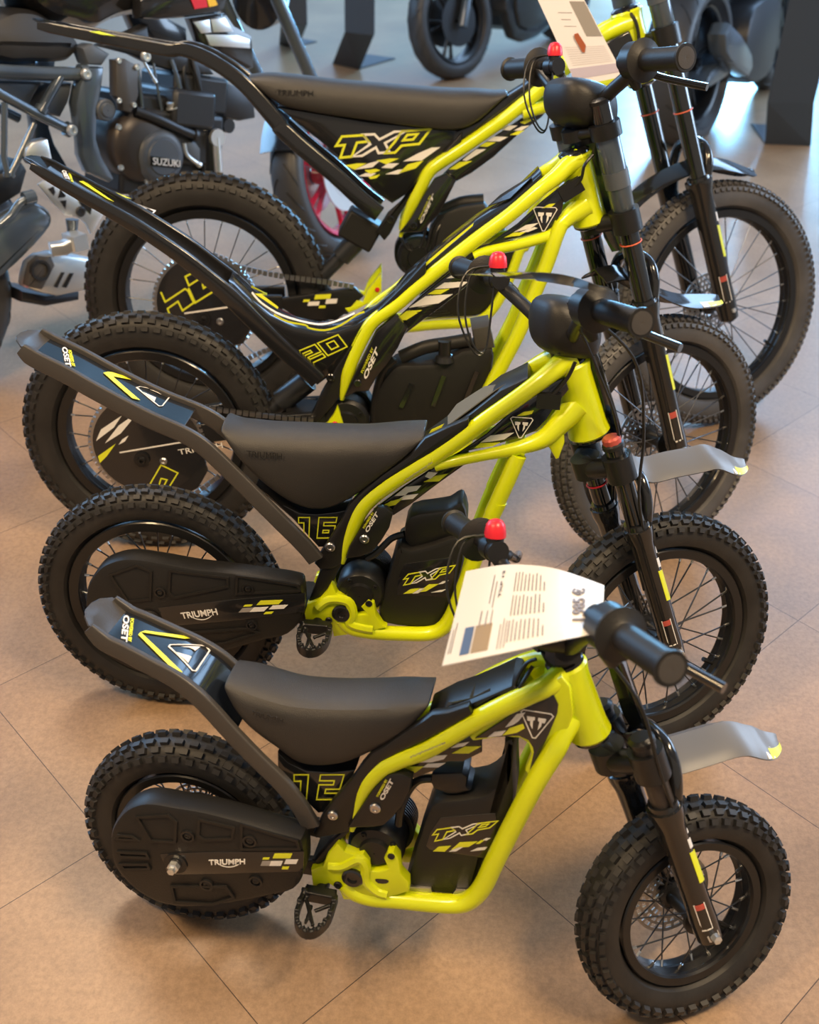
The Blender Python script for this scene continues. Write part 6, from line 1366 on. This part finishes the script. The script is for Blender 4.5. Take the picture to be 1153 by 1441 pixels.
# ------------------------------------------------------------------ two road motorcycles far behind
BK['far'] = (0.86, 7.25, -2.13, -.10); BK['far2'] = (1.22, 5.10, 1.02, .12)
for k_ in ('far', 'far2'): AX[k_] = (.92, .72); FR[k_] = (1.25, .28, -.25 if k_ == 'far' else .1); RK[k_] = .42
def far_moto(k, label, rr=.285, rw=.155):
    B = Bike(k, label, 'motorcycle', 'motorcycle', 'dark parked motorcycles'); R = .285
    road_wheel(B, (0, 0, rr), rr, rr * .70, rw, False, 'rim'); road_wheel(B, (1.27, 0, R), R, .20, .115, True, 'rim')
    fa = Vector((1.27, 0, R)); ax_ = B.ax; bm = BM()
    for sg in (-1, 1):
        o_ = Vector((0, sg * .095, 0)); tube(bm, [fa + o_ - ax_ * .03, fa + o_ + ax_ * .25, fa + o_ + ax_ * .26, fa + o_ + ax_ * .75], [.027, .027, .022, .022], 14)
    B.fix(obj('fork', bm, 'gunmetal', B.root))
    bm = BM(); secs = []
    for i in range(13):
        a = lerp(.6, 2.5, i / 12); secs.append([fa + Vector((math.cos(a) * (.30 - .012 * f * f), .07 * f, math.sin(a) * (.30 - .012 * f * f))) for f in (-1, -.5, 0, .5, 1)])
    grid_sheet(bm, secs, .004); B.fix(obj('front_mudguard', bm, 'black', B.root))
    def pl(nm, poly, s0, s1, m, bev=.02, n=2):
        bm = BM(); plate(bm, sm(poly, n), s0, s1, bev); return obj(nm, bm, m, B.root)
    pl('engine', [(.38, .22), (.60, .16), (.82, .20), (.86, .40), (.78, .52), (.45, .52), (.36, .40)], -.15, .15, 'engine')
    pl('exhaust', [(.30, .16), (.60, .10), (.85, .14), (.95, .35), (.88, .36), (.80, .20), (.55, .17), (.30, .22)], -.13, -.06, 'engine')
    pl('radiator', [(.86, .30), (.95, .30), (.90, .60), (.82, .60)], -.13, .13, 'engine')
    pl('fuel_tank', [(.45, .62), (.80, .58), (.95, .70), (.88, .84), (.65, .88), (.45, .76)], -.13, .13, 'black', .04)
    pl('seat', [(-.10, .74), (.20, .68), (.46, .66), (.46, .74), (.20, .76), (-.15, .84)], -.10, .10, 'vinyl', .02)
    pl('swingarm', [(-.03, .25), (.40, .28), (.40, .36), (-.03, .32)], -.12, .12, 'gunmetal', .02)
    pl('silencer', [(-.05, .40), (.30, .24), (.32, .34), (-.03, .52)], .10, .19, 'gunmetal', .02)
    bm = BM(); H_ = fa + ax_ * .76; tube(bm, catmull([H_ + Vector((-.10, -.36, .05)), H_ + Vector((-.04, -.2, .06)), H_ + Vector((0, 0, .03)), H_ + Vector((-.04, .2, .06)), H_ + Vector((-.10, .36, .05))], 4), .014, 10); B.fix(obj('handlebar', bm, 'satin', B.root))
    bm = BM(); lathe(bm, [(.001, .12), (.05, .11), (.085, .05), (.09, 0), (.001, -.01)], fa + ax_ * .62 + Vector((.05, 0, 0)), 24, 'x'); B.fix(obj('headlight', bm, 'black', B.root))
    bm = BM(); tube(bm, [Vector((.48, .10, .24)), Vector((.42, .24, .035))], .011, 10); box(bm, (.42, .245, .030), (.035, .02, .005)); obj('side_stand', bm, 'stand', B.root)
    return B
far_moto('far', 'dark motorcycle whose narrow front wheel stands beside a bent steel stand')
far_moto('far2', 'dark motorcycle with wide rear tyre behind the largest bike\'s fork', .34, .20)

# ------------------------------------------------------------------ folded steel display stands
def stand(A_, B_, kA, kB, C_, D_, label, top=1.5, rod=None):
    t_ = thing('display_stand', label, 'display stand', ((Vector(A_) + Vector(B_)) / 2)[:], (0, 0, 0), 'folded steel display stands')
    o = (Vector(A_) + Vector(B_)) / 2
    A, B2, KA, KB, C2, D2 = [Vector(p) - o for p in (A_, B_, kA, kB, C_, D_)]
    bm = BM(); up_ = Vector((0, 0, top)) 
    ta = Vector((KA.x, KA.y, top)); tb = Vector((KB.x, KB.y, top))
    n = (B2 - A).cross(KA - A).normalized() * .008
    rings(bm, [[A, B2, B2 + n, A + n], [KA, KB, KB + n, KA + n], [ta, tb, tb + n, ta + n]])
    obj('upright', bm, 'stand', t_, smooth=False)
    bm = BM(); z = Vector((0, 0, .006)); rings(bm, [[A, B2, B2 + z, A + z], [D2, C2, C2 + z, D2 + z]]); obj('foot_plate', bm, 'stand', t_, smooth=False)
    return t_
a_ = [(-0.5164,6.4247,0),(-0.355,6.3093,0),(-0.1673,6.575,0),(-0.3265,6.6521,0)]
k_ = [(-0.414,5.9974,0.26),(-0.2593,5.9359,0.26)]
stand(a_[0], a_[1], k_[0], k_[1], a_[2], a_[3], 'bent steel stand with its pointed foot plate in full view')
a_ = [(-0.8719,6.8797,0),(-0.7516,6.8033,0),(-0.6527,6.9436,0),(-0.7742,7.0229,0)]
k_ = [(-0.7647,6.1487,0.26),(-0.6248,6.1406,0.26)]
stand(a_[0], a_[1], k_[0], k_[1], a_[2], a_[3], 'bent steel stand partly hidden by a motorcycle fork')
a_ = [(1.6027,5.1278,0),(1.8153,5.123,0),(1.8457,5.4258,0),(1.6131,5.4432,-0)]
k_ = [(1.5589,5.0806,0.2),(1.7737,5.0981,0.2)]
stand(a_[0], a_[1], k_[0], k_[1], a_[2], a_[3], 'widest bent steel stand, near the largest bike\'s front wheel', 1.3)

# ------------------------------------------------------------------ paper card on the smallest bike, sheet on the largest
def sheet_map(cols):
    def f(u, v):   # u along the sheet, v from the lower to the upper edge
        x = u * (len(cols) - 1); i = min(int(x), len(cols) - 2); t = x - i
        P = [cols[max(i - 1, 0)], cols[i], cols[i + 1], cols[min(i + 2, len(cols) - 1)]]
        def cm(a): 
            p0, p1, p2, p3 = [q[a] for q in P]
            return 0.5 * ((2 * p1) + (p2 - p0) * t + (2 * p0 - 5 * p1 + 4 * p2 - p3) * t * t + (3 * p1 - p0 - 3 * p2 + p3) * t ** 3)
        return lerp(cm(0), cm(1), v)
    return f
def paper(name, label, cols, pose, nu=24, pm='paper'):
    x, y, yaw, lean = BK[pose]
    t_ = thing(name, label, 'sheet', (x, y, 0), (-lean, 0, yaw)); f = sheet_map(cols)
    bm = BM(); grid_sheet(bm, [[f(i / nu, j / 6) for j in range(7)] for i in range(nu + 1)], .0005)
    return t_, f, obj('sheet', bm, pm, t_)
def on(f, u, v, n): return f(u, v) + n
def rect_on(bm, f, u0, v0, u1, v1, n):
    grid_sheet(bm, [[f(lerp(u0, u1, i / 4), lerp(v0, v1, j / 2)) + n for j in range(3)] for i in range(5)], .0003)
bt_ = [(0.3676,0.2033)] + [(0.4059,0.2108)] + [(0.4395,0.2034)] + [(0.4834,0.1784)] + [(0.5276,0.1433)]
tp_ = [(0.364,-0.0004)] + [(0.4023,0.0137)] + [(0.4335,0.0208)] + [(0.4738,0.0279)] + [(0.5271,0.0429)]
zz = (.655, .677, .687, .691, .687)
cols = [(Vector((b[0], -b[1], z)), Vector((t[0], -t[1], z))) for b, t, z in zip(bt_, tp_, zz)]
t_, f, shp = paper('price_card', 'white price card reading 1.985 € over the smallest bike\'s handlebar', cols, '12')
N_ = Vector((0, 0, .0007))
bm = BM(); random.seed(5)
for k in range(9):
    u = .44 + k * .027
    for j in range(3):
        v0 = .10 + j * .28; v1 = v0 + .24 * random.uniform(.85, 1.0) if k < 8 else v0 + .12
        rect_on(bm, f, u, v0, u + .007, v1, N_)
for u, v0, v1 in ((.24, .55, .88), (.27, .50, .80), (.20, .30, .48), (.24, .30, .47), (.28, .30, .47), (.05, .10, .40), (.03, .10, .34), (.37, .05, .30), (.395, .05, .36), (.42, .05, .33)): rect_on(bm, f, u, v0, u + .006, v1, N_)
obj('printed_lines', bm, 'ink', shp)
bm = BM(); rect_on(bm, f, .12, .06, .175, .33, N_); obj('printed_picture', bm, 'blueink', shp)
bm = BM(); rect_on(bm, f, .185, .06, .30, .33, N_); obj('printed_picture', bm, 'brownink', shp)
lettering('lettering', shp, '1.985 €', [f(.885, .24) + N_, f(.885, .80) + N_, f(.815, .24) + N_], 'ink', bold=.03)
lettering('lettering', shp, 'TXP 12', [f(.33, .60) + N_, f(.33, .92) + N_, f(.31, .60) + N_], 'ink')
c4 = [(0.7478,0.13,1.0463),(0.8459,0.13,1.0487),(0.9098,0.135,0.9533),(0.9674,0.14,0.87),(0.9535,0.14,0.8423),(0.8634,0.14,0.8476),(0.8044,0.135,0.9508)]
q = S3(c4)
cols = [(q[0], q[1]), (q[6], q[2]), (q[5], q[3])]
t_, f, shp = paper('info_sheet', 'info sheet with lavender band and brown ribbon on the largest bike', cols, '24', pm='bright')
N_ = Vector((0, -.0008, .0002))
bm = BM()
for k in range(9):
    u = .62 + k * .019; rect_on(bm, f, u, .10, u + .0018, .93, N_)
for u, v0, v1 in ((.30, .3, .6), (.36, .3, .5), (.42, .3, .55)): rect_on(bm, f, u, v0, u + .005, v1, N_)
obj('printed_lines', bm, 'faint', shp)
bm = BM(); rect_on(bm, f, .20, .66, .52, .98, N_); obj('printed_picture', bm, 'decal_g', shp)
bm = BM(); rect_on(bm, f, .80, .0, .91, 1.0, N_); obj('colour_band', bm, 'lavender', shp)
bm = BM(); face3(bm, [p + N_ * 2 for p in S3([(0.8483,0.138,0.952),(0.8563,0.138,0.9547),(0.8759,0.138,0.9308),(0.8752,0.138,0.9154),(0.8694,0.138,0.9168),(0.8501,0.138,0.9444)])]); obj('ribbon', bm, 'ribbon', shp)

nr_ = [(0.5281,0.1431)] + [(0.5926,0.1614)] + [(0.6407,0.1766)] + [(0.6929,0.1876)]
fr_ = [(0.4934,0.2958)] + [(0.5676,0.2845)] + [(0.6257,0.2854)] + [(0.6797,0.3225)]
cols = [(Vector((b[0], -b[1], z0)), Vector((t[0], -t[1], z1))) for b, t, z0, z1 in zip(nr_, fr_, (.880, .884, .884, .880), (.925, .930, .930, .925))]
t_, f, shp = paper('info_sheet', 'curved glossy sheet seen edge on over the number 16 bike', cols, '16', pm='clear')

# ------------------------------------------------------------------ rest of the hall (above and behind the frame)
bm = BM(); box(bm, (0, 6, 4.05), (9, 9, .05)); o = obj('ceiling', bm, mat('ceiling_paint', (.35, .36, .38), .8), smooth=False); o['kind'] = 'structure'
